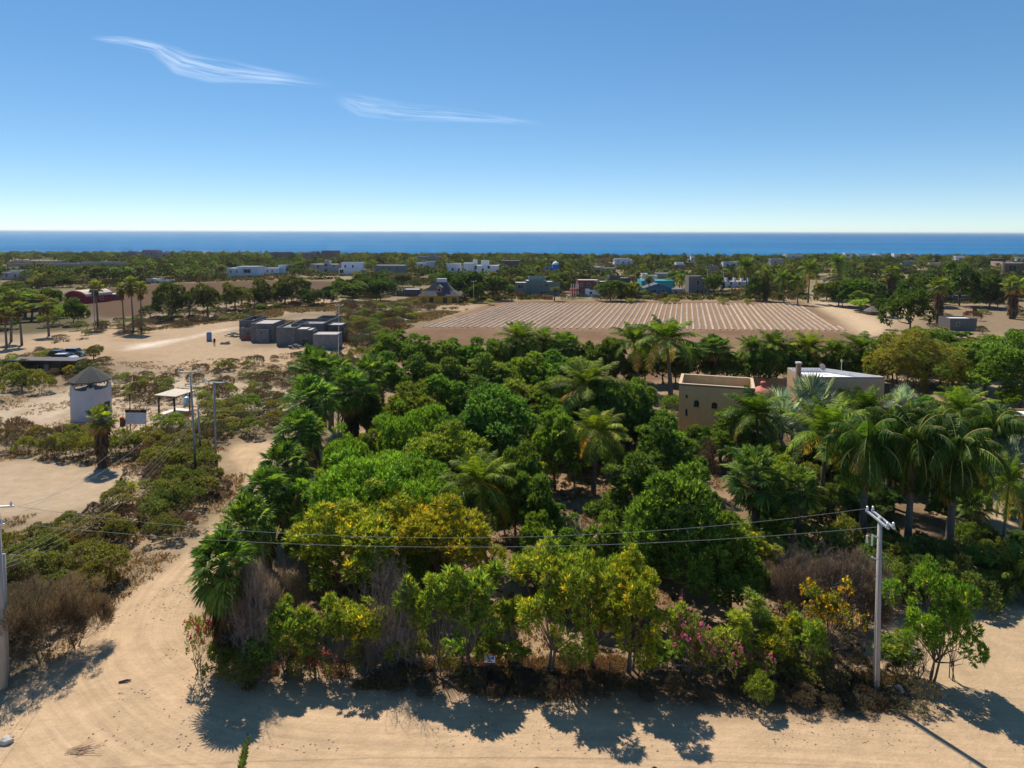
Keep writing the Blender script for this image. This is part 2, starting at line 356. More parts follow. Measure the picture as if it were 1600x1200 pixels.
# ------------------------------------------------------------------ vegetation generators
def leaves(C, axis, nrm, L, W, col, mb, fold=.0):
    """rhombic leaves: base C, direction axis"""
    n=len(C); axis=axis/(np.linalg.norm(axis,axis=1)[:,None]+1e-9)
    side=np.cross(axis,nrm); side/=np.linalg.norm(side,axis=1)[:,None]+1e-9
    up=np.cross(side,axis)
    L=np.broadcast_to(L,(n,))[:,None]; W=np.broadcast_to(W,(n,))[:,None]
    a=C; b=C+axis*L*.45+side*W*.5-up*W*fold; c=C+axis*L; d=C+axis*L*.45-side*W*.5-up*W*fold
    c=c.copy(); c[:,2]-=L[:,0]*.12
    V=np.stack([a,b,c,d],1).reshape(-1,3); Fq=np.arange(n*4).reshape(-1,4)
    mb.add(V,Fq,None,np.repeat(col,4,axis=0))
def unit(r,n):
    v=r.normal(size=(n,3)); return v/np.linalg.norm(v,axis=1)[:,None]
def lobes(r,W,Hc,zc,nl,lr,flat=1.0,top=.35):
    """lobe centres and radii of an uneven crown"""
    d=unit(r,nl*3); d=d[d[:,2]>-.45][:nl]; k=len(d)
    rr=r.uniform(.35,.93,k)[:,None]
    rad=lr*r.uniform(.45,1.45,k)*(1.15-.35*rr[:,0])
    squash=1+.22*np.sin(np.arctan2(d[:,1],d[:,0])*2+r.uniform(0,6))+.15*np.sin(np.arctan2(d[:,1],d[:,0])*3+r.uniform(0,6)); rr=rr*squash[:,None]
    c=d*rr*np.array([W/2,W/2,Hc/2])+np.array([0,0,zc])
    return c,rad
def crown(seed,W=6.0,Hc=4.2,zc=3.9,nl=22,lr=1.25,nt_=900,lpt=13,L=.3,Wf=.32,spread=.9,pal=((.05,.085,.02),(.09,.13,.03)),flat=.75,up=.3,gap=.72,droop=.25,inner=.15):
    r=np.random.default_rng(seed)
    C,R=lobes(r,W,Hc,zc,nl,lr)
    lobtone=r.uniform(0,1,len(C))
    w=R**2; idx=r.choice(len(C),nt_*2,p=w/w.sum())
    d=unit(r,nt_*2); out=C[idx]-np.array([0,0,zc-Hc*.25]); out/=np.linalg.norm(out,axis=1)[:,None]+1e-9
    d=d+out*.55+np.array([0,0,.25]); d/=np.linalg.norm(d,axis=1)[:,None]
    rad=r.uniform(.78,1.06,nt_*2)
    k=r.random(nt_*2)<inner; rad[k]*=r.uniform(.4,.9,k.sum())
    T=C[idx]+d*(R[idx]*rad)[:,None]*np.array([1,1,flat])
    # drop tufts buried inside another lobe
    D=np.linalg.norm((T[:,None,:]-C[None])/np.array([1,1,flat]),axis=2)/R[None]
    D[np.arange(len(T)),idx]=9
    ok=(D.min(1)>gap)|(r.random(len(T))<.12)
    T=T[ok][:nt_]; d=d[ok][:nt_]; idx=idx[ok][:nt_]; n=len(T)
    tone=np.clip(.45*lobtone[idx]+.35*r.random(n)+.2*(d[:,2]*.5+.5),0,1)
    A=unit(r,n*lpt); A[:,2]=np.abs(A[:,2])*1.0-droop
    A=A*spread+np.repeat(d,lpt,0)*.65+np.array([0,0,up])
    Nn=unit(r,n*lpt)*.6+np.repeat(d,lpt,0)*.4+np.array([0,0,.8])
    P=np.repeat(T,lpt,0)+unit(r,n*lpt)*.09
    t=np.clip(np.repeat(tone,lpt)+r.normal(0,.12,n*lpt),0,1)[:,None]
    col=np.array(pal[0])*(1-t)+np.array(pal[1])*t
    if len(pal)>2:
        k=r.random(n)<.12; kk=np.repeat(k,lpt); col[kk]=pal[2]
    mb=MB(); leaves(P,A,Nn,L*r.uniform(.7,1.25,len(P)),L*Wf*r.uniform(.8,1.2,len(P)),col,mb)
    return mb,C,R
def trunk(seed,C,R,zc,h0=1.3,r0=.16,stems=1,bend=.5):
    r=np.random.default_rng(seed+99); mb=MB()
    for s in range(stems):
        b=np.array([r.normal(0,.25*(stems>1)),r.normal(0,.25*(stems>1)),-.5])
        f=np.array([r.normal(0,.25),r.normal(0,.25),h0*r.uniform(.8,1.2)])
        rr=r0*(1 if stems==1 else .65)
        mb.tube([b,b*.5+f*.5+r.normal(0,.05,3),f],[rr*1.35,rr,rr*.85],7)
        ids=[i for i in range(len(C)) if i%stems==s]
        for i in ids[:9]:
            e=C[i]+r.normal(0,.1,3); mid=f*.5+e*.5+np.array([0,0,-.12])+r.normal(0,bend*.35,3)
            mb.tube([f,f*.72+mid*.28+r.normal(0,.05,3),mid,e],[rr*.6,rr*.5,rr*.3,rr*.1],5)
            for q in range(3):
                e2=e+unit(r,1)[0]*R[i]*.8+np.array([0,0,.15]); mb.tube([mid*.4+e*.6,e2],[rr*.18,rr*.06],4)
    return mb
def bare_crown(seed,W=4.0,Hh=4.5,n0=7,col=(1,1,1)):
    """leafless branching shrub tree of thin twigs"""
    r=np.random.default_rng(seed); mb=MB(); tr=MB()
    def br(p,d,L,rad,dep,m):
        k=3; pts=[p]; q=p.copy(); dd=d.copy()
        for i in range(k):
            dd=dd+r.normal(0,.22,3)+np.array([0,0,.05]); dd/=np.linalg.norm(dd); q=q+dd*L/k; pts.append(q.copy())
        m.tube(pts,np.linspace(rad,rad*.55,k+1),4 if rad>.02 else 3,cap=False)
        if dep>0:
            for i in range(4 if dep>1 else 5):
                nd=dd+r.normal(0,.62,3); nd/=np.linalg.norm(nd); s=pts[r.integers(1,k+1)]
                br(s.copy(),nd,L*r.uniform(.58,.8),rad*.55,dep-1,mb)
    for i in range(n0):
        a=r.uniform(0,2*PI); t=r.uniform(.1,.75)
        d=np.array([math.cos(a)*t*W/Hh,math.sin(a)*t*W/Hh,1.0]); d/=np.linalg.norm(d)
        br(np.array([r.normal(0,.12),r.normal(0,.12),-.3]),d,Hh*.36,.045,4,tr)
    return mb,tr
def frond(mb,r,base,az,el,Lf,nle=34,lw=.075,ll=.95,droop=1.0,col=(.05,.09,.02),hang=.3,rach=(.16,.17,.06),tipc=None):
    """one feather frond: rachis curve plus leaflets both sides"""
    k=14; s=np.linspace(0,1,k); e=el; P=[np.array(base,float)]; 
    hd=np.array([math.cos(az),math.sin(az),0])
    for i in range(1,k):
        e2=el-droop*(s[i]**1.5)*1.5
        P.append(P[-1]+(hd*math.cos(e2)+np.array([0,0,math.sin(e2)]))*Lf/(k-1))
    P=np.array(P); mb.tube(P,np.linspace(.05,.012,k),3,col=rach,cap=False)
    u=np.linspace(.14,.99,nle); Q=np.stack([np.interp(u,s,P[:,a]) for a in range(3)],1)
    T=np.stack([np.interp(u,s,np.gradient(P[:,a],s)) for a in range(3)],1); T/=np.linalg.norm(T,axis=1)[:,None]
    sd=np.cross(T,np.array([0,0,1.0])); sd/=np.linalg.norm(sd,axis=1)[:,None]+1e-6
    for sg in (-1,1):
        L=ll*np.sin(np.clip(u*1.02,0,1)*PI*.86+.32)**.7*r.uniform(.85,1.15,nle)
        dirv=sd*sg*.85+T*.5+r.normal(0,.1,(nle,3)); dirv[:,2]-=hang*r.uniform(.6,1.4,nle); dirv/=np.linalg.norm(dirv,axis=1)[:,None]
        mid=Q+dirv*L[:,None]*.5; tip=mid+(dirv+np.array([0,0,-hang*1.6]))*L[:,None]*.5
        w=T*lw*.5
        V=np.stack([Q-w*.8,Q+w*.8,mid+w,mid-w,tip],1).reshape(-1,3); b=np.arange(nle)[:,None]*5
        c=np.array(col)*r.uniform(.75,1.25,(nle,1))
        if tipc is not None: t=(u[:,None]**2); c=c*(1-t)+np.array(tipc)*t
        mb.add(V,b+np.array([0,1,2,3]),b+np.array([3,2,4]),np.repeat(c,5,axis=0))
def feather_crown(seed,h,nf=22,Lf=3.6,droop=1.0,hang=.3,ll=.85,pal=((.045,.085,.02),(.10,.14,.025)),old=(.26,.19,.06),elmin=-.5,lw=.08,nle=34):
    r=np.random.default_rng(seed); mb=MB()
    for i in range(nf):
        t=(i+.5)/nf; az=i*2.399+r.normal(0,.2); el=1.45*(1-t)+elmin*t+r.normal(0,.08)
        c=np.array(pal[0])*(1-.6*r.random())+np.array(pal[1])*.6*r.random()
        tip=None
        if t>.9 and r.random()<.4: c=np.array(old)*r.uniform(.6,1.1)
        elif r.random()<.06: tip=np.array(old)*.8
        frond(mb,r,(0,0,h),az,el,Lf*r.uniform(.85,1.1)*(.8+.35*min(t*2,1)),droop=droop*r.uniform(.8,1.25)*(.55+.7*t),col=c,hang=hang,ll=ll,lw=lw,nle=nle,tipc=tip)
    return mb
def fan_leaf(mb,r,base,az,el,Lp,R,col,nseg=18,arc=3.9,stiff=.5):
    hd=np.array([math.cos(az)*math.cos(el),math.sin(az)*math.cos(el),math.sin(el)])
    b=np.array(base,float); hub=b+hd*Lp+np.array([0,0,-.12*Lp])
    mb.tube([b,b*.5+hub*.5+np.array([0,0,.06*Lp]),hub],[.035,.025,.018],3,col=np.array(col)*1.1+.01,cap=False)
    sd=np.cross(hd,[0,0,1.0]); sd/=np.linalg.norm(sd)+1e-6; up=np.cross(sd,hd)
    tilt=r.uniform(-.5,.3); sd2=sd*math.cos(tilt)+up*math.sin(tilt); nm=np.cross(sd2,hd)
    a=np.linspace(-arc/2,arc/2,nseg); L=R*(.72+.28*np.cos(a*.55))*r.uniform(.9,1.08,nseg)
    D=hd[None]*np.cos(a)[:,None]+sd2[None]*np.sin(a)[:,None]+nm[None]*(.18+.1*np.cos(a*9))[:,None]*.5
    S=-hd[None]*np.sin(a)[:,None]+sd2[None]*np.cos(a)[:,None]
    w=(arc/nseg)*L*.55
    mid=hub+D*(L*.62)[:,None]; tip=hub+D*L[:,None]; tip[:,2]-=L*(1-stiff)*.35
    z=nm[None]*w[:,None]*.35
    V=np.stack([np.repeat(hub[None],nseg,0),mid+S*(w*.5)[:,None]+z,tip,mid-S*(w*.5)[:,None]-z],1).reshape(-1,3)
    c=np.array(col)*r.uniform(.8,1.2,(nseg,1))
    mb.add(V,np.arange(nseg*4).reshape(-1,4),None,np.repeat(c,4,axis=0))
def fan_crown(seed,h,nf=40,Lp=1.1,R=1.0,pal=((.04,.085,.022),(.09,.14,.03)),elmin=-1.0,stiff=.45,nseg=18):
    r=np.random.default_rng(seed); mb=MB()
    for i in range(nf):
        t=(i+.5)/nf; az=i*2.399+r.normal(0,.2); el=1.45*(1-t**.8)+elmin*t**1.1+r.normal(0,.1)
        k=r.random(); c=np.array(pal[0])*(1-k)+np.array(pal[1])*k
        if len(pal)>2 and t>.8 and r.random()<.5: c=np.array(pal[2])
        fan_leaf(mb,r,(0,0,h-.25*t),az,el,Lp*r.uniform(.8,1.15),R*r.uniform(.85,1.15),c,nseg,stiff=stiff)
    return mb
def skirt(seed,h,Ls,rad=.55,n=150,col=(.17,.125,.08)):
    r=np.random.default_rng(seed); mb=MB(); z=h-.2-r.random(n)*Ls
    a=r.random(n)*2*PI; rr=rad*(.5+.5*r.random(n))*(1-.35*(h-z)/max(Ls,.1))
    C=np.stack([np.cos(a)*rr*.6,np.sin(a)*rr*.6,z],1); A=np.stack([np.cos(a)*.45,np.sin(a)*.45,-np.ones(n)],1)+r.normal(0,.12,(n,3))
    Nn=np.stack([np.cos(a),np.sin(a),np.zeros(n)+.1],1)
    leaves(C,A,Nn,r.uniform(.8,1.3,n),r.uniform(.18,.4,n),np.array(col)*r.uniform(.6,1.3,(n,1)),mb); return mb
def palm_trunk(seed,h,r0=.2,r1=.14,lean=.3):
    r=np.random.default_rng(seed+5); mb=MB(); k=10; s=np.linspace(0,1,k)
    a=r.uniform(0,2*PI); x=np.cos(a)*lean*(s**1.6-1); y=np.sin(a)*lean*(s**1.6-1)
    mb.tube(np.stack([x,y,-.5+s*(h+.5)],1),r0*(1-s)**1.5*.6+r1+(r0-r1)*(1-s)*.5,9); return mb

# prototypes: list of (crown mesh, trunk mesh, [(extra name, mesh)]), nominal width, nominal height
PROTO={}
def reg(kind,items,W,Hn):
    it=[]
    for c_,t_,e_ in items:       # nominal size from the crown itself
        v=np.empty(len(c_.vertices)*3); c_.vertices.foreach_get('co',v); v=v.reshape(-1,3)
        lo,hi=np.percentile(v[:,:2],.3,axis=0),np.percentile(v[:,:2],99.7,axis=0)
        it.append((c_,t_,e_,float((hi-lo).mean()),float(np.percentile(v[:,2],99.3))))
    PROTO[kind]=(it,W,Hn)
def broad(kind,seeds,W,Hn,stems=1,r0=.15,h0=1.3,mat_=None,**k):
    items=[]
    for s in seeds:
        mb,C,R=crown(s,W=W,**k); t=trunk(s,C,R,0,h0=h0,r0=r0,stems=stems)
        items.append((mb.mesh(kind+'_crown',mat_ or M_leaf),t.mesh(kind+'_trunk',M_bark,True),[]))
    reg(kind,items,W,Hn)
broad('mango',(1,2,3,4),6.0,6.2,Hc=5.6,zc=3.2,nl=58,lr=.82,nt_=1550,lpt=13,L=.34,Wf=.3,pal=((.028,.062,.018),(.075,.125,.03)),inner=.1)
broad('neem',(11,12,13,14),6.0,6.2,stems=2,Hc=5.4,zc=3.3,nl=54,lr=.8,nt_=1450,lpt=14,L=.32,Wf=.26,pal=((.055,.10,.02),(.13,.19,.035),(.21,.22,.03)),inner=.12,up=.15)
broad('airy',(15,16,17),6.0,6.2,stems=3,Hc=5.2,zc=3.5,nl=26,lr=.8,nt_=900,lpt=13,L=.32,Wf=.26,pal=((.055,.10,.02),(.13,.19,.035),(.21,.22,.03)),inner=.1,up=.1,gap=.5)
broad('leucaena',(21,22,23),6.0,5.2,stems=2,Hc=4.2,zc=3.0,nl=46,lr=.9,nt_=1500,lpt=14,L=.22,Wf=.34,flat=.45,pal=((.04,.10,.018),(.095,.175,.028)),up=.35)
broad('ficus',(31,32),6.0,5.6,Hc=4.4,zc=3.2,nl=40,lr=1.0,nt_=1500,lpt=12,L=.25,Wf=.42,flat=.85,pal=((.022,.055,.02),(.055,.095,.03)),inner=.08,h0=.8)
broad('hedge_tree',(41,42,43,44),3.2,4.6,stems=3,r0=.07,h0=.7,Hc=4.0,zc=2.7,nl=17,lr=.5,nt_=270,lpt=13,L=.34,Wf=.27,pal=((.05,.095,.02),(.12,.18,.035),(.19,.21,.035)),up=.1,flat=1.1,gap=.6)
broad('sapling',(51,52),1.8,4.2,stems=2,r0=.035,h0=.9,Hc=3.2,zc=2.6,nl=8,lr=.36,nt_=120,lpt=12,L=.34,Wf=.25,pal=((.07,.12,.03),(.15,.20,.05)),up=0,flat=1.2)
broad('dense_tree',(61,62,63,64),8.0,6.4,Hc=5.2,zc=3.7,nl=24,lr=1.7,nt_=620,lpt=9,L=.7,Wf=.42,pal=((.016,.036,.013),(.045,.075,.022)),inner=.06,r0=.2)
broad('olive_tree',(71,72,73),7.0,6.2,Hc=5.2,zc=3.4,nl=24,lr=1.3,nt_=640,lpt=9,L=.5,Wf=.36,pal=((.028,.038,.018),(.06,.072,.03)),inner=.1,h0=2.0,r0=.22)
broad('green_bush',(81,82,83),3.0,2.3,stems=3,r0=.05,h0=.3,Hc=2.1,zc=1.1,nl=15,lr=.65,nt_=480,lpt=11,L=.17,Wf=.4,pal=((.045,.068,.02),(.10,.125,.035)))
broad('dry_bush',(91,92,93),3.0,1.9,stems=4,r0=.045,h0=.25,mat_=M_dry,Hc=1.7,zc=.9,nl=15,lr=.62,nt_=420,lpt=10,L=.15,Wf=.3,pal=((.075,.07,.042),(.145,.135,.08),(.10,.12,.045)),up=.5)
broad('bamboo',(101,102),6.0,6.5,stems=5,r0=.06,h0=1,Hc=6.2,zc=3.2,nl=26,lr=.95,nt_=1000,lpt=12,L=.34,Wf=.16,flat=1.3,pal=((.05,.068,.016),(.12,.13,.028)),up=-.1,droop=.6)
broad('banana_like',(111,),3.5,3.5,stems=4,r0=.06,h0=.8,Hc=2.8,zc=2.2,nl=10,lr=.6,nt_=60,lpt=7,L=1.0,Wf=.3,pal=((.06,.12,.03),(.13,.20,.05)))
broad('thicket',(151,152),4.0,3.6,stems=5,r0=.05,h0=.5,mat_=M_dry,Hc=3.6,zc=1.9,nl=22,lr=.8,nt_=1100,lpt=9,L=.42,Wf=.055,pal=((.105,.095,.082),(.20,.185,.16)),up=.5,droop=0,gap=.4,inner=.35)
# flowering shrubs
def flower_bush(seed,colf,W=3.0,nt_=160,pal=((.06,.085,.03),(.10,.13,.04))):
    mb,C,R=crown(seed,W=W,Hc=2.2,zc=1.3,nl=12,lr=.6,nt_=nt_,lpt=9,L=.17,Wf=.4,pal=pal,inner=.1)
    r=np.random.default_rng(seed+1); NF=42; fl=MB(); ii=r.choice(len(C),NF); d=unit(r,NF); d[:,2]=np.abs(d[:,2])
    P=C[ii]+d*R[ii][:,None]*r.uniform(.9,1.25,NF)[:,None]; A=unit(r,NF*8); 
    P8=np.repeat(P,8,0)+unit(r,NF*8)*.1
    leaves(P8,A,unit(r,NF*8),.13,.11,np.array(colf)*r.uniform(.7,1.2,(NF*8,1)),fl)
    t=trunk(seed,C,R,0,h0=.4,r0=.05,stems=3); return mb,fl,t
fb=flower_bush(121,(.48,.14,.32)); reg('flowering_shrub',[(fb[0].mesh('flowering_crown',M_leaf),fb[2].mesh('flowering_stems',M_bark,True),[('blossoms',fb[1].mesh('pink_blossom',M_dry))])],3.0,2.5)
fb=flower_bush(122,(.36,.05,.10),nt_=120); reg('red_shrub',[(fb[0].mesh('red_crown',M_leaf),fb[2].mesh('red_stems',M_bark,True),[('blossoms',fb[1].mesh('red_blossom',M_dry))])],3.0,2.5)
mb,C,R=crown(131,W=4.4,Hc=3.6,zc=3.2,nl=15,lr=.5,nt_=190,lpt=12,L=.26,Wf=.3,pal=((.055,.085,.018),(.12,.13,.025)),gap=.5)
r=np.random.default_rng(5); k=C[C[:,2]>3.2]; fl=MB(); ii=r.choice(len(k),90); P=np.repeat(k[ii]+unit(r,90)*.5,9,0)+unit(r,810)*.12
leaves(P,unit(r,810),unit(r,810),.2,.13,np.array((.5,.37,.025))*r.uniform(.7,1.2,(810,1)),fl)
reg('yellow_flowering',[(mb.mesh('yellow_flowering_crown',M_leaf),trunk(131,C,R,0,h0=1.1,r0=.12,stems=2).mesh('yellow_stems',M_bark,True),[('blossoms',fl.mesh('yellow_blossom',M_dry))])],4.4,5.0)
items=[]
for s in (141,142,143):
    a,b_=bare_crown(s,W=5.0,Hh=4.8,n0=8); items.append((a.mesh('bare_twigs',M_twig),b_.mesh('bare_limbs',M_twig,True),[]))
reg('bare_tree',items,4.6,4.8)
# palms
PH=6.0
def palms(kind,seeds,W,fc,r0,r1,lean,sk=None,m=None,h=PH):
    items=[]
    for s in seeds:
        ex=[]
        if sk: ex=[('dead_fronds',skirt(s,h,sk[0],sk[1],sk[2],sk[3]).mesh(kind+'_skirt',M_dry))]
        items.append((fc(s,h).mesh(kind+'_crown',m or M_palm),palm_trunk(s,h,r0,r1,lean).mesh(kind+'_trunk',M_palmbark,True),ex))
    reg(kind,items,W,h+1.2)
palms('coconut',(201,202,203),6.6,lambda s,h:feather_crown(s,h,26,3.5,.8,.22,1.0,((.04,.085,.016),(.11,.155,.022)),lw=.07,nle=52,elmin=-.25),.2,.13,.6)
palms('queen',(211,212,213),5.2,lambda s,h:feather_crown(s,h,34,2.9,1.35,.7,.8,((.02,.052,.011),(.05,.092,.016)),elmin=-.7,lw=.06,nle=46),.19,.14,.3)
palms('cycad',(221,),3.6,lambda s,h:feather_crown(s,h,30,2.0,.9,.2,.45,((.05,.10,.02),(.14,.2,.03)),elmin=.0,lw=.06),.3,.25,.05,h=.5)
palms('fan',(231,232,233),4.4,lambda s,h:fan_crown(s,h,46,1.25,1.15,((.035,.08,.022),(.085,.14,.035),(.16,.12,.06)),nseg=20),.24,.17,.2,sk=(1.8,.8,160,(.12,.09,.06)))
palms('fanbushy',(235,236,237),4.4,lambda s,h:fan_crown(s,h,76,1.3,1.1,((.035,.08,.022),(.09,.15,.035),(.13,.11,.05)),elmin=-1.35,nseg=18),.26,.2,.1,sk=(4.2,1.1,330,(.07,.06,.035)))
palms('skirted',(241,242),3.6,lambda s,h:fan_crown(s,h,34,1.0,.95,((.05,.085,.022),(.11,.15,.03),(.2,.15,.07)),nseg=16),.3,.3,.05,sk=(4.6,1.0,380,(.13,.10,.07)))
palms('slim',(251,252,253),3.0,lambda s,h:fan_crown(s,h,34,.85,.85,((.05,.075,.022),(.10,.12,.035),(.17,.12,.06)),nseg=12),.14,.1,.35,sk=(1.6,.6,70,(.13,.10,.06)),h=9.0)
palms('bismarck',(261,262),5.4,lambda s,h:fan_crown(s,h,30,1.45,1.55,((.085,.14,.16),(.17,.245,.27)),elmin=-.6,stiff=.9,nseg=24),.3,.24,.1,h=3.6)

NAME={'mango':'mango_tree','neem':'neem_tree','leucaena':'spreading_tree','ficus':'ficus_tree','hedge_tree':'hedge_tree','sapling':'young_tree','dense_tree':'broadleaf_tree','olive_tree':'grey_green_tree',
 'green_bush':'bush','dry_bush':'dry_bush','bamboo':'bamboo_clump','banana_like':'banana_plant','flowering_shrub':'flowering_shrub','red_shrub':'flowering_shrub','yellow_flowering':'yellow_flowering_tree',
 'airy':'leafy_tree','bare_tree':'bare_tree','thicket':'twiggy_thicket','coconut':'coconut_palm','queen':'feather_palm','cycad':'cycad','fan':'fan_palm','fanbushy':'fan_palm','skirted':'skirted_palm','slim':'slim_palm','bismarck':'silver_palm'}
CAT={'thicket':'bush','green_bush':'bush','dry_bush':'bush','banana_like':'plant','flowering_shrub':'shrub','red_shrub':'shrub','cycad':'plant','bamboo':'bamboo'}
for k in ('coconut','queen','fan','fanbushy','skirted','slim','bismarck'): CAT[k]='palm tree'
PLACED=[]
def plant(kind,x,y,w,h,label,group=None,rz=None,col=None,idx=None):
    items,W,Hn=PROTO[kind]; it=items[(idx if idx is not None else RND.randrange(100))%len(items)]
    e=empty(NAME[kind],(x,y,gh(x,y)),RND.uniform(0,2*PI) if rz is None else rz,label,CAT.get(kind,'tree'),group)
    k_=w/it[3]; e.scale=(k_,k_,h/it[4])
    cr=bpy.data.objects.new('crown',it[0]); link(cr); cr.parent=e
    v=RND.uniform(.85,1.15); g=RND.uniform(.92,1.08)
    c=col or (1,1,1); cr.color=(c[0]*v*g,c[1]*v,c[2]*v,1)
    tr=bpy.data.objects.new('trunk',it[1]); link(tr); tr.parent=e
    for nm,me in it[2]:
        o=bpy.data.objects.new(nm,me); link(o); o.parent=e
    PLACED.append((x,y,w)); return e
def T(kind,px,pb,pt,wpx,label,group=None,**k):
    x,y=G(px,pb); h=top_z(px,pt,y); w=wpx*y/F
    return plant(kind,x,y,w,max(h,.6),label,group,**k)
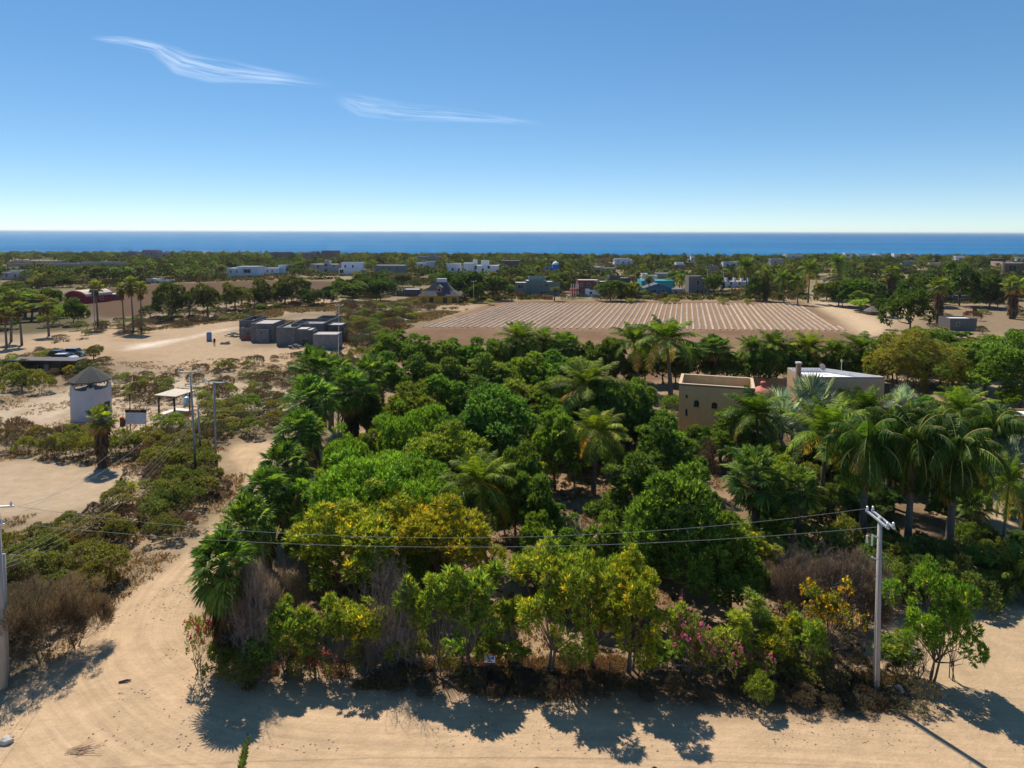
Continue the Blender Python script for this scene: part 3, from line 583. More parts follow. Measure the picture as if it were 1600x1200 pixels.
# ------------------------------------------------------------------ trees of the orchard and the road edge
# kind, base px, base py, top py, width px, label, [colour multiplier]
TREES=[
('fanbushy',351,1046,826,100,'fan palm nearest the bend of the dirt road'),
('fanbushy',387,960,775,96,'fan palm second from the road bend, beside the dirt road'),
('fanbushy',417,892,730,90,'fan palm third from the road bend, beside the dirt road'),
('fanbushy',447,835,690,86,'fan palm fourth from the road bend, beside the dirt road'),
('fanbushy',471,780,640,84,'fan palm fifth from the road bend, behind the narrowing road'),
('fanbushy',487,735,588,88,'broad fan palm left of the transformer pole'),
('fan',492,690,540,78,'fan palm in front of the concrete outbuilding'),
('fanbushy',548,700,575,84,'fan palm right behind the transformer pole'),
('fan',578,680,556,62,'fan palm between the transformer pole and the mango rows'),
('fan',520,672,556,66,'fan palm behind and left of the transformer pole'),
('skirted',160,728,632,50,'fan palm with a thick brown skirt of dead leaves beside the white tower'),
('coconut',748,872,706,126,'coconut palm standing alone in the middle of the orchard',(1.35,1.2,1)),
('coconut',934,770,640,118,'coconut palm with yellowing lower fronds in the sandy clearing',(1.4,1.2,.9)),
('coconut',918,705,566,124,'tall coconut palm behind the sandy clearing palm'),
('coconut',895,778,705,44,'young coconut palm left of the sandy clearing'),
('coconut',1040,622,498,110,'tallest coconut palm left of the tan house'),
('coconut',990,612,506,84,'coconut palm with a narrow upright crown left of the tan house'),
('coconut',812,608,504,82,'coconut palm rising out of the mango rows below the crop field'),
('coconut',848,604,512,50,'narrow coconut palm beside the one rising out of the mango rows'),
('coconut',782,606,536,52,'yellowish coconut palm among the mango rows',(1.7,1.3,.8)),
('fan',884,604,518,56,'fan palm at the back of the mango rows'),
('fan',958,600,528,44,'low fan palm behind the mango rows near the coconuts'),
('fan',1116,606,524,66,'dark fan palm behind the tan house'),
('fan',1075,604,534,50,'fan palm behind the left corner of the tan house'),
('coconut',1208,604,516,72,'coconut palm behind the red dome'),
('coconut',1172,602,524,54,'coconut palm between the tan house and the red dome'),
('coconut',1262,600,518,78,'yellow-green coconut palm behind the brick chimney',(1.5,1.2,.8)),
('coconut',1345,602,522,88,'coconut palm behind the white roofed house'),
('coconut',1302,598,528,62,'coconut palm behind the satellite dish'),
('fan',1238,596,534,44,'fan palm left of the brick chimney'),
('bismarck',1268,712,584,96,'tall silver-blue fan palm in front of the white roofed house'),
('bismarck',1218,728,612,84,'silver-blue fan palm in front of the red dome'),
('bismarck',1408,690,602,56,'silver-blue fan palm right of the white roofed house'),
('bismarck',1580,812,682,90,'silver-blue fan palm at the right edge of the estate'),
('bismarck',1308,716,628,50,'small silver-blue fan palm in front of the white roofed house'),
('coconut',1180,742,612,112,'dark coconut palm in front of the tan house'),
('coconut',1290,822,628,134,'big coconut palm with drooping pale fronds near the silver palms',(1.0,1.05,.9)),
('queen',1352,866,650,124,'tall feather palm with hanging leaves left in the palm grove'),
('queen',1425,872,648,118,'tall feather palm with hanging leaves behind the right utility pole'),
('queen',1490,880,660,136,'broadest feather palm of the grove right of the utility pole'),
('queen',1388,792,638,100,'feather palm behind the tall grove palms'),
('coconut',1500,752,604,104,'dark coconut palm near the low yellow rooftop'),
('coconut',1422,742,632,84,'coconut palm with an upright yellow-green crown in the grove',(1.4,1.2,.8)),
('coconut',1350,742,606,90,'dark coconut palm in front of the white roofed house',(.75,.85,.9)),
('queen',1548,800,640,96,'feather palm beside the low yellow rooftop'),
('queen',1460,800,640,96,'feather palm in the heart of the grove'),
('fan',1178,862,698,104,'fan palm with pale star-shaped leaves right of the mango trees'),
('fan',1245,866,730,80,'fan palm with an open crown below the big coconut palm'),
('cycad',1208,872,780,110,'low feathery palm with bright arching leaves beside the bare thicket'),
('cycad',1590,935,850,110,'low feathery palm at the right edge above the shaded drive'),
('fan',1522,860,764,56,'small dark fan palm on the sandy patch'),
('coconut',1572,880,712,66,'slender young coconut palm at the right edge'),
('cycad',1540,915,860,80,'low feathery palm under the grove beside the shaded drive'),
('fan',1600,860,760,60,'fan palm cut by the right edge of the sandy patch'),
('cycad',1262,905,850,60,'low yellow-green feathery palm inside the bare thicket',(1.4,1.1,.7)),
('neem',562,945,776,190,'yellow-tinged leafy tree in the lower left of the orchard',(1.12,1.02,.85)),
('neem',690,942,782,160,'golden-green leafy tree left of the lone coconut palm',(1.3,1.02,.7)),
('neem',628,880,772,120,'golden tree crown between the two yellow-tinged trees',(1.45,1.05,.6)),
('leucaena',560,880,706,190,'bright lime green spreading tree behind the golden trees'),
('leucaena',645,840,715,150,'lime green spreading tree left of the olive tree'),
('leucaena',545,790,672,104,'lime green tree below the transformer pole'),
('leucaena',643,752,636,104,'lime green tree before the mango rows'),
('mango',505,905,790,70,'small dark mango tree at the left foot of the golden trees'),
('neem',700,790,662,128,'dull olive green tree in the orchard centre',(.75,.75,.8)),
('ficus',722,752,636,88,'round bluish-green tree with glossy leaves',(.9,1.1,1.3)),
('ficus',782,745,606,150,'dark flat-topped tree in the orchard centre',(1.1,1.25,.9)),
('mango',808,850,694,104,'upright mango tree right of the lone coconut palm'),
('mango',840,905,800,70,'small bright mango tree between the clearing and the hedge',(1.3,1.3,1)),
('mango',838,875,740,74,'dark mango tree left of the young coconut palm'),
('mango',940,960,812,100,'dark mango tree behind the hedge trees'),
('mango',1006,860,710,150,'mango tree right of the sandy clearing'),
('mango',1062,955,742,180,'biggest mango tree right of the sandy clearing',(1.15,1.1,.9)),
('mango',1138,965,800,140,'wide dark mango tree behind the saplings',(1.2,1.1,.8)),
('mango',1040,790,655,120,'mango tree beside the grey thicket in front of the tan house'),
('mango',1150,735,640,100,'light green tree at the front of the tan house',(1.25,1.2,1)),
('mango',880,940,830,90,'leafy tree behind the bright hedge trees',(1.1,1.15,1)),
('mango',955,712,600,110,'dark tree between the tall coconut palm and the tan house'),
('mango',1006,712,620,80,'dark tree left of the tan house',(.8,.85,.9)),
('mango',790,836,770,50,'small mango tree behind the lone coconut palm'),
('mango',650,705,598,110,'olive-brown tree in the mango rows',(1.3,.95,.8)),
('mango',590,692,620,74,'mango tree at the left end of the front mango row'),
('mango',880,700,605,86,'mango tree behind the tall clearing palm'),
('mango',868,764,640,84,'leafy tree left of the clearing palms',(1.25,1.2,.9)),
('mango',1065,820,745,60,'small tree behind the biggest mango tree'),
('airy',862,1052,846,150,'bright leafy hedge tree right of the little sign',(1.1,1.1,1)),
('airy',985,1054,866,140,'hedge tree with a bright yellow crown above the road shadow',(1.15,1.02,.7)),
('airy',925,1046,870,110,'leafy hedge tree between the two bright ones'),
('hedge_tree',735,1050,880,110,'leafy hedge tree left of the little sign'),
('hedge_tree',682,1052,895,88,'hedge tree two left of the little sign'),
('hedge_tree',640,1050,920,62,'hedge tree right of the forked bare trunk',(1.1,1,.8)),
('hedge_tree',575,1052,940,76,'yellowish hedge tree left of the forked bare trunk',(1.35,1.05,.7)),
('hedge_tree',533,1050,930,70,'upright hedge tree with a pointed top'),
('hedge_tree',490,1054,952,64,'thin hedge tree with sand showing through'),
('hedge_tree',448,1058,944,66,'hedge tree at the left end of the hedge'),
('hedge_tree',410,1062,985,70,'low dark hedge tree near the road bend',(.8,.85,.9)),
('hedge_tree',790,1040,935,76,'hedge tree right behind the little sign'),
('sapling',1066,1060,945,50,'sapling left of the pink flowers'),
('sapling',1146,1062,958,66,'sapling with two thin trunks beside the pink flowers',(1.2,1.1,.7)),
('sapling',1180,1046,924,50,'tallest sapling right of the pink flowers'),
('hedge_tree',1216,1064,970,68,'yellowish hedge tree left of the yellow flowering tree',(1.3,1.1,.7)),
('sapling',1120,1056,985,40,'small sapling behind the pink flowers'),
('hedge_tree',1262,1062,960,60,'hedge tree touching the yellow flowering tree'),
('yellow_flowering',1296,1040,906,100,'small tree with orange-yellow flowers left of the utility pole'),
('airy',1458,1066,880,112,'bright green tree right of the utility pole',(.75,.95,.8)),
('hedge_tree',1402,1056,992,70,'low bushy tree at the foot of the bright green tree'),
('hedge_tree',1440,1066,950,64,'lower leafy tree leaning beside the bright green tree right of the pole',(.8,.95,.85)),
('hedge_tree',1484,1062,930,60,'leafy tree right against the bright green tree by the drive',(.8,.95,.85)),
('bare_tree',392,1050,872,110,'leafless grey tree beside the first fan palm'),
('bare_tree',606,1046,876,116,'leafless grey tree with a forked brown trunk in the hedge'),
('bare_tree',1240,978,850,96,'leafless grey thicket left part, behind the yellow flowering tree'),
('bare_tree',1300,980,858,110,'leafless grey thicket middle part, behind the yellow flowering tree'),
('bare_tree',1352,982,866,90,'leafless grey thicket right part, beside the utility pole'),
('bare_tree',1095,770,684,50,'leafless grey bush in front of the tan house'),
('bare_tree',745,735,690,50,'leafless grey bush below the flat-topped tree'),
('bare_tree',440,960,868,70,'leafless grey bush behind the first fan palms'),
('bare_tree',900,915,800,50,'small leafless bush in the orchard clearing'),
('red_shrub',312,1052,960,64,'dark red flowering shrub spilling onto the road bend'),
('red_shrub',495,1060,1022,60,'dark red flowering shrub at the foot of the hedge'),
('flowering_shrub',1078,1068,968,80,'pink bougainvillea with the most flowers'),
('flowering_shrub',1118,1072,1000,60,'pink bougainvillea beside the saplings'),
('flowering_shrub',1180,1070,1010,50,'sparse pink bougainvillea nearest the yellowish hedge tree'),
('green_bush',380,1066,1010,90,'dark green bush under the first fan palm',(.7,.8,.7),),
('green_bush',1186,1100,1048,62,'grassy green bush at the edge of the road shadow',(1.1,1.15,.8)),
('green_bush',350,1056,1000,70,'dark bush behind the red flowers',(.6,.75,.7)),
('green_bush',1210,1052,1000,70,'green bush between the saplings and hedge trees'),
('green_bush',1262,1072,1030,60,'green bush under the yellow flowering tree'),
('dry_bush',1300,1080,1035,80,'dry bush left of the foot of the utility pole'),
('dry_bush',1410,1085,1045,80,'dry bush right of the foot of the utility pole'),
('dry_bush',1345,1068,1020,60,'thin dry bush behind the utility pole'),
('green_bush',1440,930,880,100,'bright bush under the palm grove',(1.2,1.3,.8)),
('green_bush',1395,925,870,80,'leafy bush behind the utility pole',(1.1,1.3,.8)),
('green_bush',1520,945,890,90,'dark bush beside the shaded drive',(.7,.8,.8)),
('bamboo',1432,628,516,130,'olive yellow bamboo clump right of the white roofed house'),
('bamboo',1396,622,540,80,'smaller bamboo clump behind the white roofed house'),
('mango',1540,618,528,120,'broad green tree right of the bamboo'),
('mango',1592,640,524,110,'broad green tree at the right edge above the yellow rooftop',(1.15,1.15,1)),
('mango',1490,602,534,90,'green tree behind the bamboo'),
('banana_like',1510,628,578,56,'banana plant with bright leaves right of the bamboo'),
('mango',1588,646,600,50,'small yellow-green tree on the sand above the yellow rooftop',(1.4,1.4,.9)),
('bare_tree',1564,632,606,18,'tiny bare tree on the sand above the yellow rooftop'),
('green_bush',1055,655,612,56,'dark bush at the left wall of the tan house',(.6,.8,.8)),
('green_bush',1190,596,566,60,'garden bush behind the red dome'),
('green_bush',1228,594,568,50,'garden bush left of the brick chimney',(1.1,1.1,1)),
('green_bush',1150,588,560,44,'garden bush behind the tan house'),
('coconut',190,786,748,28,'small coconut palm with drooping fronds on the scrubby road edge'),
('coconut',206,788,752,26,'small yellow coconut palm on the scrubby road edge',(2.6,1.9,.6)),
('coconut',50,905,862,40,'yellowing young palm behind the left utility poles',(1.8,1.4,.6)),
]
for t in TREES:
    T(*t[:6],**({'col':t[6]} if len(t)>6 else {}))
# mango rows behind the front trees (each its own label by row and place)
rows=[(600,560,[(612,66),(655,60),(700,64),(745,60),(790,62),(838,60),(880,56)],526,'back'),
      (640,585,[(600,74),(655,72),(708,74),(762,76),(815,72),(862,70),(908,70)],556,'middle'),
      (690,630,[(700,84),(752,86),(812,86),(868,84),(930,80),(985,74)],590,'front')]
ordn=['first','second','third','fourth','fifth','sixth','seventh']
for pb,_,xs,pt,nm in rows:
    for i,(px,w) in enumerate(xs):
        T('mango',px+RND.uniform(-4,4),pb+RND.uniform(-5,5),pt+RND.uniform(-6,6),w*1.25,f'dark green mango tree, {ordn[i]} from the left in the {nm} mango row',
          'mango trees in rows below the crop field',col=(RND.uniform(.85,1.25),RND.uniform(.9,1.15),1))
# hedge between orchard and the crop field
for i in range(26):
    px=930+i*26; 
    if px>1480: px=1400+(i-22)*40
    T('mango' if i%3 else 'dense_tree',px+RND.uniform(-6,6),606+RND.uniform(-12,4),RND.uniform(532,556),RND.uniform(48,70),
      'leafy green tree in the belt between the houses and the crop field','trees along the near side of the crop field',col=(RND.uniform(.8,1.2),RND.uniform(.85,1.1),.95))
for i in range(16):
    px=1390+i*16
    T('mango',px+RND.uniform(-6,6),RND.uniform(548,590),RND.uniform(510,545),RND.uniform(50,72),
      'rounded green tree in the thick belt right of the crop field','thick trees right of the crop field',col=(RND.uniform(.8,1.15),RND.uniform(.9,1.1),.9))
# fill the orchard floor behind and between
def fill(kinds,poly,n,hr,wr,label,group,sep=.8,colr=((.85,1.15),(.9,1.1)),avoid=None,tries=40):
    P=GP(poly); xs=[p[0] for p in P]; ys=[p[1] for p in P]; c=0; A=np.array(P)
    for _ in range(n*tries):
        if c>=n: break
        x=RND.uniform(min(xs),max(xs)); y=RND.uniform(min(ys),max(ys))
        if sdist(np.array([x]),np.array([y]),P)[0]<0: continue
        w=RND.uniform(*wr)
        if any((x-a)**2+(y-b)**2<(sep*(w+ww)/2)**2 for a,b,ww in PLACED): continue
        if avoid and avoid(x,y,w): continue
        k=RND.choice(kinds)
        plant(k,x,y,w,RND.uniform(*hr)*(w/((wr[0]+wr[1])/2))**.5,label,group,col=(RND.uniform(*colr[0]),RND.uniform(*colr[1]),1)); c+=1
    return c
fill(['mango','neem','mango'],[(470,905),(520,760),(640,700),(1000,690),(1230,760),(1180,900),(900,960),(520,950)],80,(2.8,5),(3,4.6),'mango tree half hidden between the bigger orchard trees','smaller orchard trees',sep=.34,
     avoid=lambda x,y,w: any(abs(project(x,y,0)[0]-a)<b and abs(project(x,y,0)[1]-c)<d for a,b,c,d in ((755,75,880,85),(925,80,800,60),(500,50,940,40),(1120,60,800,60))))
fill(['mango','queen'],[(1100,700),(1250,660),(1500,640),(1590,700),(1540,840),(1330,900),(1200,900)],14,(3.5,5.5),(3.2,4.6),'dark leafy plant in the shade under the estate palms','undergrowth trees of the palm grove',sep=.5,colr=((.6,.9),(.7,.95)))
fill(['hedge_tree','green_bush','hedge_tree'],[(405,1064),(405,1042),(900,1036),(1340,1046),(1350,1072),(900,1062)],22,(1.4,2.4),(1.4,2.2),'leafy plant filling the front hedge between the taller trees','low plants of the front hedge',sep=.3,colr=((.8,1.3),(.85,1.1)))
fill(['green_bush','mango','green_bush'],[(1380,960),(1370,880),(1500,860),(1660,880),(1660,920),(1540,930)],30,(1.8,3.4),(2.4,4),'dark bush in the shade below the palm grove','bushes under the palm grove',sep=.4,colr=((.6,1),(.7,1)))
fill(['mango','queen','green_bush'],[(1180,900),(1200,760),(1300,740),(1500,740),(1480,860),(1380,880)],26,(2.2,4),(2.6,4.2),'dark leafy plant among the trunks of the palm grove','plants among the palm trunks',sep=.45,colr=((.6,.95),(.7,.95)))
fill(['dry_bush'],[(560,1078),(600,1050),(900,1062),(1400,1080),(1420,1112),(1000,1094),(800,1086)],26,(.5,1.1),(1.1,2.2),'low dry brush in the shade along the road side of the hedge','low dry brush along the hedge',sep=.4,colr=((.7,.9),(.72,.88)))
fill(['green_bush','fan','green_bush','dense_tree'],[(-100,516),(-100,466),(60,466),(120,482),(150,500),(90,514)],46,(2.5,4.5),(4,7),'dense green bush in the lush patch left of the ploughed field','bushes of the far left patch',sep=.42,colr=((.7,1.2),(.9,1.2)))
for i,(px,pb,pt,wp) in enumerate([(1225,975,868,80),(1275,980,872,90),(1330,985,866,96),(1366,960,880,60)]):
    T('thicket',px,pb,pt,wp,['left end of the grey leafless thicket behind the yellow flowering tree','densest grey clump of the leafless thicket behind the yellow flowers','grey leafless clump just left of the utility pole','grey leafless clump right behind the utility pole'][i])
T('thicket',398,1040,886,86,'grey twiggy mass beside the first fan palm'); T('thicket',450,975,888,66,'grey twiggy mass behind the second fan palm'); T('thicket',612,1000,898,64,'grey twiggy mass around the forked bare tree'); T('thicket',1095,775,690,50,'brown twiggy thicket in front of the tan house',col=(.8,.7,.65))
T('thicket',60,1040,912,120,'big grey-brown dry bush at the left poles',col=(.95,.95,.8)); T('thicket',115,1015,905,100,'rounded grey-brown dry bush above the pale boulder',col=(.95,.95,.75)); T('thicket',20,1010,920,70,'grey-brown dry bush behind the left poles',col=(.9,1,.75))
fill(['fan','coconut','fan'],[(1150,860),(1160,720),(1260,660),(1560,660),(1590,800),(1480,860),(1300,880)],18,(3.6,5.8),(3.2,4.4),'palm filling the gaps of the estate palm grove','smaller palms of the grove',sep=.36,colr=((.8,1.2),(.9,1.2)))
fill(['dense_tree','mango','dense_tree'],[(1290,478),(1300,452),(1400,450),(1700,446),(1700,482),(1480,482),(1400,500)],44,(4.5,7),(6,9),'dense dark tree in the thick line behind the right hand yard','dark trees behind the right hand yard',sep=.42,colr=((.6,1),(.65,1)))
fill(['dense_tree','olive_tree'],[(235,500),(240,486),(420,470),(560,462),(600,470),(560,476),(420,486)],18,(4,6),(5,8),'dark tree in the line between the brown field and the tracks','dark trees along the track',sep=.42,colr=((.55,.8),(.6,.85)))
fill(['dense_tree','olive_tree','green_bush'],[(560,474),(560,440),(650,432),(810,440),(800,466),(740,470),(700,440),(650,450),(640,474)],22,(3.5,6),(5,8),'tree in the clump around the thatched house','trees around the thatched house',sep=.45,colr=((.6,1.1),(.7,1.1)),avoid=lambda x,y,w: 640<project(x,y,0)[0]<735 and y<G(686,462)[1])
fill(['green_bush','dense_tree','dry_bush'],[(800,470),(800,463),(1262,463),(1262,470)],30,(1.5,3),(2.5,4.5),'bush along the far edge of the crop field','bushes along the far field edge',sep=.7,colr=((.7,1.2),(.8,1.1)))
fill(['coconut','fan','slim','green_bush','dense_tree'],[(-60,512),(-60,470),(60,470),(150,492),(150,506),(60,516)],34,(4,7),(4.5,7),'leafy palm or tree in the lush patch left of the ploughed field','lush patch at the far left',sep=.5,colr=((.9,1.3),(1,1.3)))
# scrub left of the road
def roadfree(x,y,w): return sdist(np.array([x]),np.array([y]),ROAD)[0]>-w*.72 or sdist(np.array([x]),np.array([y]),LOT)[0]>-.6 or any(abs(x-a)<b and abs(y-c)<d for a,b,c,d in KEEP)
kx,ky=G(141,668); rx_,ry_=G(265,648); bx,by=G(212,682)
KEEP=[(kx,4.2,ky,4.5),(rx_,3.6,ry_-1,4.5),(bx,3,by-1.5,3.5)]
fill(['green_bush','green_bush','green_bush','dry_bush'],[(0,870),(60,850),(200,800),(225,700),(300,690),(385,700),(378,780),(290,860),(180,935),(60,1000),(0,1000)],56,(1.5,2.6),(2.6,4.6),'olive green bush in the scrub between the sandy lot and the dirt road','scrub bushes left of the dirt road',sep=.47,avoid=roadfree,colr=((.75,1.05),(.68,.88)))
fill(['dry_bush'],[(20,1040),(20,930),(150,925),(160,990),(90,1040)],9,(2,2.8),(3,4.4),'grey-brown dry bush at the left foot of the dirt road','dry bushes beside the left utility poles',sep=.4,avoid=roadfree,colr=((.8,1),(.8,1)))
fill(['green_bush','dry_bush'],[(-60,724),(-60,668),(70,668),(150,690),(215,690),(215,722)],22,(1.8,2.8),(2.6,4.2),'bush in the thick row between the white tower and the sandy lot','bushes above the sandy lot',sep=.5,avoid=roadfree,colr=((.9,1.3),(.85,1.1)))
fill(['green_bush','dry_bush','dry_bush'],[(215,725),(215,680),(300,640),(440,640),(430,700),(370,705)],26,(1.3,2.4),(2.2,4.4),'scrub bush around the cross-armed poles behind the road','scrub around the middle utility poles',sep=.55,avoid=roadfree,colr=((.75,1.1),(.8,1.05)))
fill(['dry_bush','dry_bush','green_bush'],[(150,600),(330,575),(450,560),(590,560),(600,640),(470,660),(330,640),(190,640)],100,(.9,2.2),(1.8,4.2),'low grey-green bush on the open ground before the concrete house','bushes on the open ground',sep=.62,avoid=roadfree,colr=((.8,1.05),(.8,1.0)))
fill(['green_bush','olive_tree','green_bush'],[(-80,640),(-80,575),(60,560),(160,560),(150,598),(50,618)],24,(1.8,3.4),(3,5),'rounded bush in the clump behind the white tower','bushes behind the white tower',sep=.6,avoid=roadfree,colr=((.8,1.2),(.9,1.1)))
fill(['dry_bush','dry_bush','green_bush'],[(88,532),(200,526),(330,507),(372,500),(480,478),(420,472),(300,488),(150,508),(90,516)],85,(.9,2.0),(2.6,5),'low bush in the strip between the two tracks','bushes between the tracks',sep=.5,colr=((.7,1),(.75,.95)))
fill(['dry_bush','green_bush','dry_bush'],[(560,560),(520,520),(540,480),(600,478),(690,476),(640,500),(590,550)],80,(1.4,3.2),(2.8,6),'grey scrub bush left of the crop field','scrub left of the crop field',sep=.5,colr=((.7,1.0),(.75,1.0)))
fill(['dry_bush','dry_bush'],[(60,545),(160,548),(190,600),(60,600),(-20,640),(-40,600)],22,(.8,1.6),(2,3.6),'small dry bush on the pale slope beside the white tower','dry bushes near the white tower',sep=.8,avoid=roadfree)
fill(['dry_bush','green_bush'],[(600,640),(540,640),(450,600),(560,560),(600,580)],14,(1.2,2.4),(2.2,4),'dry bush between the concrete house and the mango rows','dry bushes beside the mango rows',sep=.7,avoid=roadfree)
for px,pb,w in ((641,499,24),(1040,474,18),(1130,475,20),(1169,475,16),(1055,474,16),(985,474,14),(740,474,16),(765,476,18)):
    T('green_bush',px,pb,pb-w*.52,w,{641:'round pale bush at the left corner of the crop field',1040:'round bush at the far edge of the field near the turquoise house',1130:'dome shaped bush at the far edge of the field'}.get(px,'small round bush on the far edge of the crop field'),None if px in (641,1040,1130) else 'small bushes on the far field edge',col=(1.3,1.2,1.1))
fill(['dry_bush','green_bush'],[(1500,560),(1420,510),(1480,485),(1700,480),(1700,530)],26,(1.2,2.6),(2.5,5),'dry bush in the yard behind the right hand trees','dry bushes in the right hand yard',sep=.8)

# far specific trees
FAR=[('slim',205,519,432,26,'tall thin palm, tallest of the three beside the ploughed field'),('slim',191,516,442,22,'thin palm on the left of the three beside the ploughed field'),('slim',221,520,440,24,'thin palm on the right of the three beside the ploughed field'),
('slim',150,514,438,26,'thin palm in front of the red barn'),('slim',22,534,452,32,'thin palm nearest the left edge'),('slim',30,540,470,30,'shorter thin palm near the left edge'),('slim',73,526,472,28,'thin palm standing in the sand left of the tracks'),
('slim',8,545,480,30,'thin palm cut by the left edge'),
('skirted',1466,505,432,34,'palm with a thick wedge of dead leaves right of the crop field'),('skirted',1582,498,430,34,'palm with a thick dead skirt at the right edge'),('skirted',1392,472,414,30,'skirted palm behind the field end'),
('coconut',1265,474,404,36,'coconut palm at the far right corner of the crop field'),('coconut',1222,474,420,30,'coconut palm left of the far field corner'),('coconut',1165,468,400,34,'coconut palm in front of the long white house'),('coconut',1244,476,426,28,'coconut palm behind the end of the rows'),
('coconut',1308,452,396,30,'coconut palm above the winding track'),('skirted',1196,470,415,22,'skirted palm right of the long white house'),('slim',1014,462,430,18,'thin palm in front of the turquoise house'),('slim',868,470,448,18,'shaggy palm beside the grey-green house'),
('dense_tree',1420,520,452,68,'large rounded tree right of the field path',(.9,.9,.8)),('dense_tree',1345,480,436,66,'green tree behind the field path',(1.1,1.3,.9)),('dense_tree',1500,478,412,60,'big dark tree in front of the brick building'),('dense_tree',1545,482,430,52,'big dark tree right of the yard'),('dense_tree',1445,478,428,54,'dark tree behind the thick skirted palm'),
('banana_like',1345,488,466,30,'banana plants by the field path'),('dense_tree',1310,478,440,50,'olive tree behind the row ends',(1.1,.95,.8)),
('olive_tree',265,500,442,56,'large dark tree right of the three thin palms',(.7,.8,.8)),('olive_tree',325,497,444,44,'dark tree with a clear trunk behind the tracks',(.8,.8,.8)),('olive_tree',368,490,442,44,'round dark tree right of the barn field'),('olive_tree',296,500,450,40,'dark tree between two larger ones behind the tracks',(.75,.8,.8)),
('olive_tree',410,480,436,44,'dark tree left of the village track',(.8,.85,.8)),('olive_tree',445,478,432,46,'dark tree beside the village track',(.8,.85,.8)),('dense_tree',550,472,440,54,'broad tree left of the thatched roof'),('dense_tree',595,470,438,44,'grey-green tree left of the thatched roof',(.8,.85,.9)),
('dense_tree',735,466,424,56,'dark tree right of the thatched roof',(.8,.9,.9)),('dense_tree',700,462,425,44,'dark tree behind the thatched roof',(.8,.9,.9)),('dense_tree',770,468,430,46,'dark tree left of the grey-green house'),
('dense_tree',955,470,438,50,'bushy green tree right of the white cube house',(1.1,1.2,.9)),('dense_tree',985,470,442,36,'yellow-green tree left of the turquoise house',(1.7,1.3,.7)),('dense_tree',1115,462,430,30,'bright tree right of the bare concrete house',(1.2,1.3,.8)),
('dense_tree',1060,440,424,34,'bright tree behind the turquoise house',(1.2,1.3,.8)),('dense_tree',1185,470,436,36,'green tree before the skirted palm'),]
for t in FAR: T(*t[:6],**({'col':t[6]} if len(t)>6 else {}))
# ------------------------------------------------------------------ buildings
RECTS=[]
def win(parent,x,y,z,w,h,name='window',frame=(.5,.48,.45),side=0):
    """a pane set back behind a projecting surround, on a face looking towards -y (side=0) or -x (side=1)"""
    f=MB(); t=.1
    a=w/2; 
    def bx(m,x0,x1,z0,z1,y0,y1,c):
        if side==0: m.box(x+x0,x+x1,y+y0,y+y1,z+z0,z+z1,c)
        else: m.box(x+y0,x+y1,y+x0,y+x1,z+z0,z+z1,c)
    bx(f,-a,a,0,h,-.012,.02,(1,1,1)); o=f.build(name,M_glass,parent)
    g=MB()
    bx(g,-a-t,-a,-t,h+t,-.07,.02,frame); bx(g,a,a+t,-t,h+t,-.07,.02,frame); bx(g,-a,a,h,h+t,-.07,.02,frame); bx(g,-a,a,-t,0,-.09,.02,frame)
    if w>1: bx(g,-.03,.03,0,h,-.04,-.013,frame)
    g.build('frame',M_plaster,o); return o
def boxroof(mb,rf,x0,x1,y0,y1,h,c,rc,par=.35,t=.2):
    mb.box(x0,x1,y0,y1,-.6,h-par,c)
    mb.box(x0,x1,y0,y0+t,h-par,h,c); mb.box(x0,x1,y1-t,y1,h-par,h,c); mb.box(x0,x0+t,y0+t,y1-t,h-par,h,c); mb.box(x1-t,x1,y0+t,y1-t,h-par,h,c)
    rf.box(x0+t,x1-t,y0+t,y1-t,h-par+.003,h-par+.05,rc)
def house(label,x0,x1,yt,yb,col,wins=(),blocks=None,depth=None,rz=0,roof=(.6,.58,.55),name='house',cat='house',doors=(),group=None,m=None):
    X,Y=G((x0+x1)/2,yb); w=(x1-x0)*Y/F; h=top_z((x0+x1)/2,yt,Y); dp=depth or max(5,min(w*.7,10))
    e=empty(name,(X,Y,gh(X,Y)),rz,label,cat,group); RECTS.append((x0,x1,yt,yb,Y))
    blocks=blocks or [(0,1,1,0,1)]
    mb=MB(); rf=MB(); m=m or M_plaster
    for k,b in enumerate(blocks):
        cc=b[5] if len(b)>5 else col
        boxroof(mb,rf,-w/2+b[0]*w+.002*k,-w/2+b[1]*w-.002*k,b[3]*dp+.003*k,b[4]*dp-.003*k,b[2]*h,cc,roof,min(.35,h*.12))
    mb.build('wall',m,e); rf.build('roof',m,e)
    def fy(u,v):
        c=[b[3]*dp+.003*k for k,b in enumerate(blocks) if b[0]<=u<=b[1] and v<=b[2]]; return min(c) if c else 0
    for q in wins:
        u,v,ww,hh=q; win(e,-w/2+u*w,fy(u,v),v*h,ww*w,hh*h)
    for q in doors:
        u,ww,hh=q; o=win(e,-w/2+u*w,fy(u,.01),.12,ww*w,hh*h,'door')
    PLACED.append((X,Y+dp/2,max(w,dp)*.8)); return e,w,h,dp
W_=(.78,.78,.80)
house('grey-green two storey house with stepped flat roofs beyond the field',805,876,433,462,(.16,.22,.21),[(.12,.42,.12,.2),(.55,.45,.07,.18),(.68,.45,.08,.2),(.88,.4,.06,.2),(.63,.08,.14,.16)],[(0,.3,.72,0,.8),(.24,.66,.82,.05,1),(.3,.68,1,.5,1),(.6,.84,.76,.1,1),(.8,1,.72,.2,1)])
house('dark red two storey house with a white colonnade at its side',903,950,437,462,(.21,.075,.065),[(.12,.62,.09,.18),(.36,.6,.09,.18),(.2,.15,.09,.22)],[(0,.72,1,0,1),(.72,1,.9,.1,1,(.13,.14,.17))])
e,w,h,dp=house('white open colonnade wing beside the dark red house',892,904,441,462,(.45,.12,.10),[],[(0,1,.55,.25,1)],depth=6,name='colonnade',cat='building')
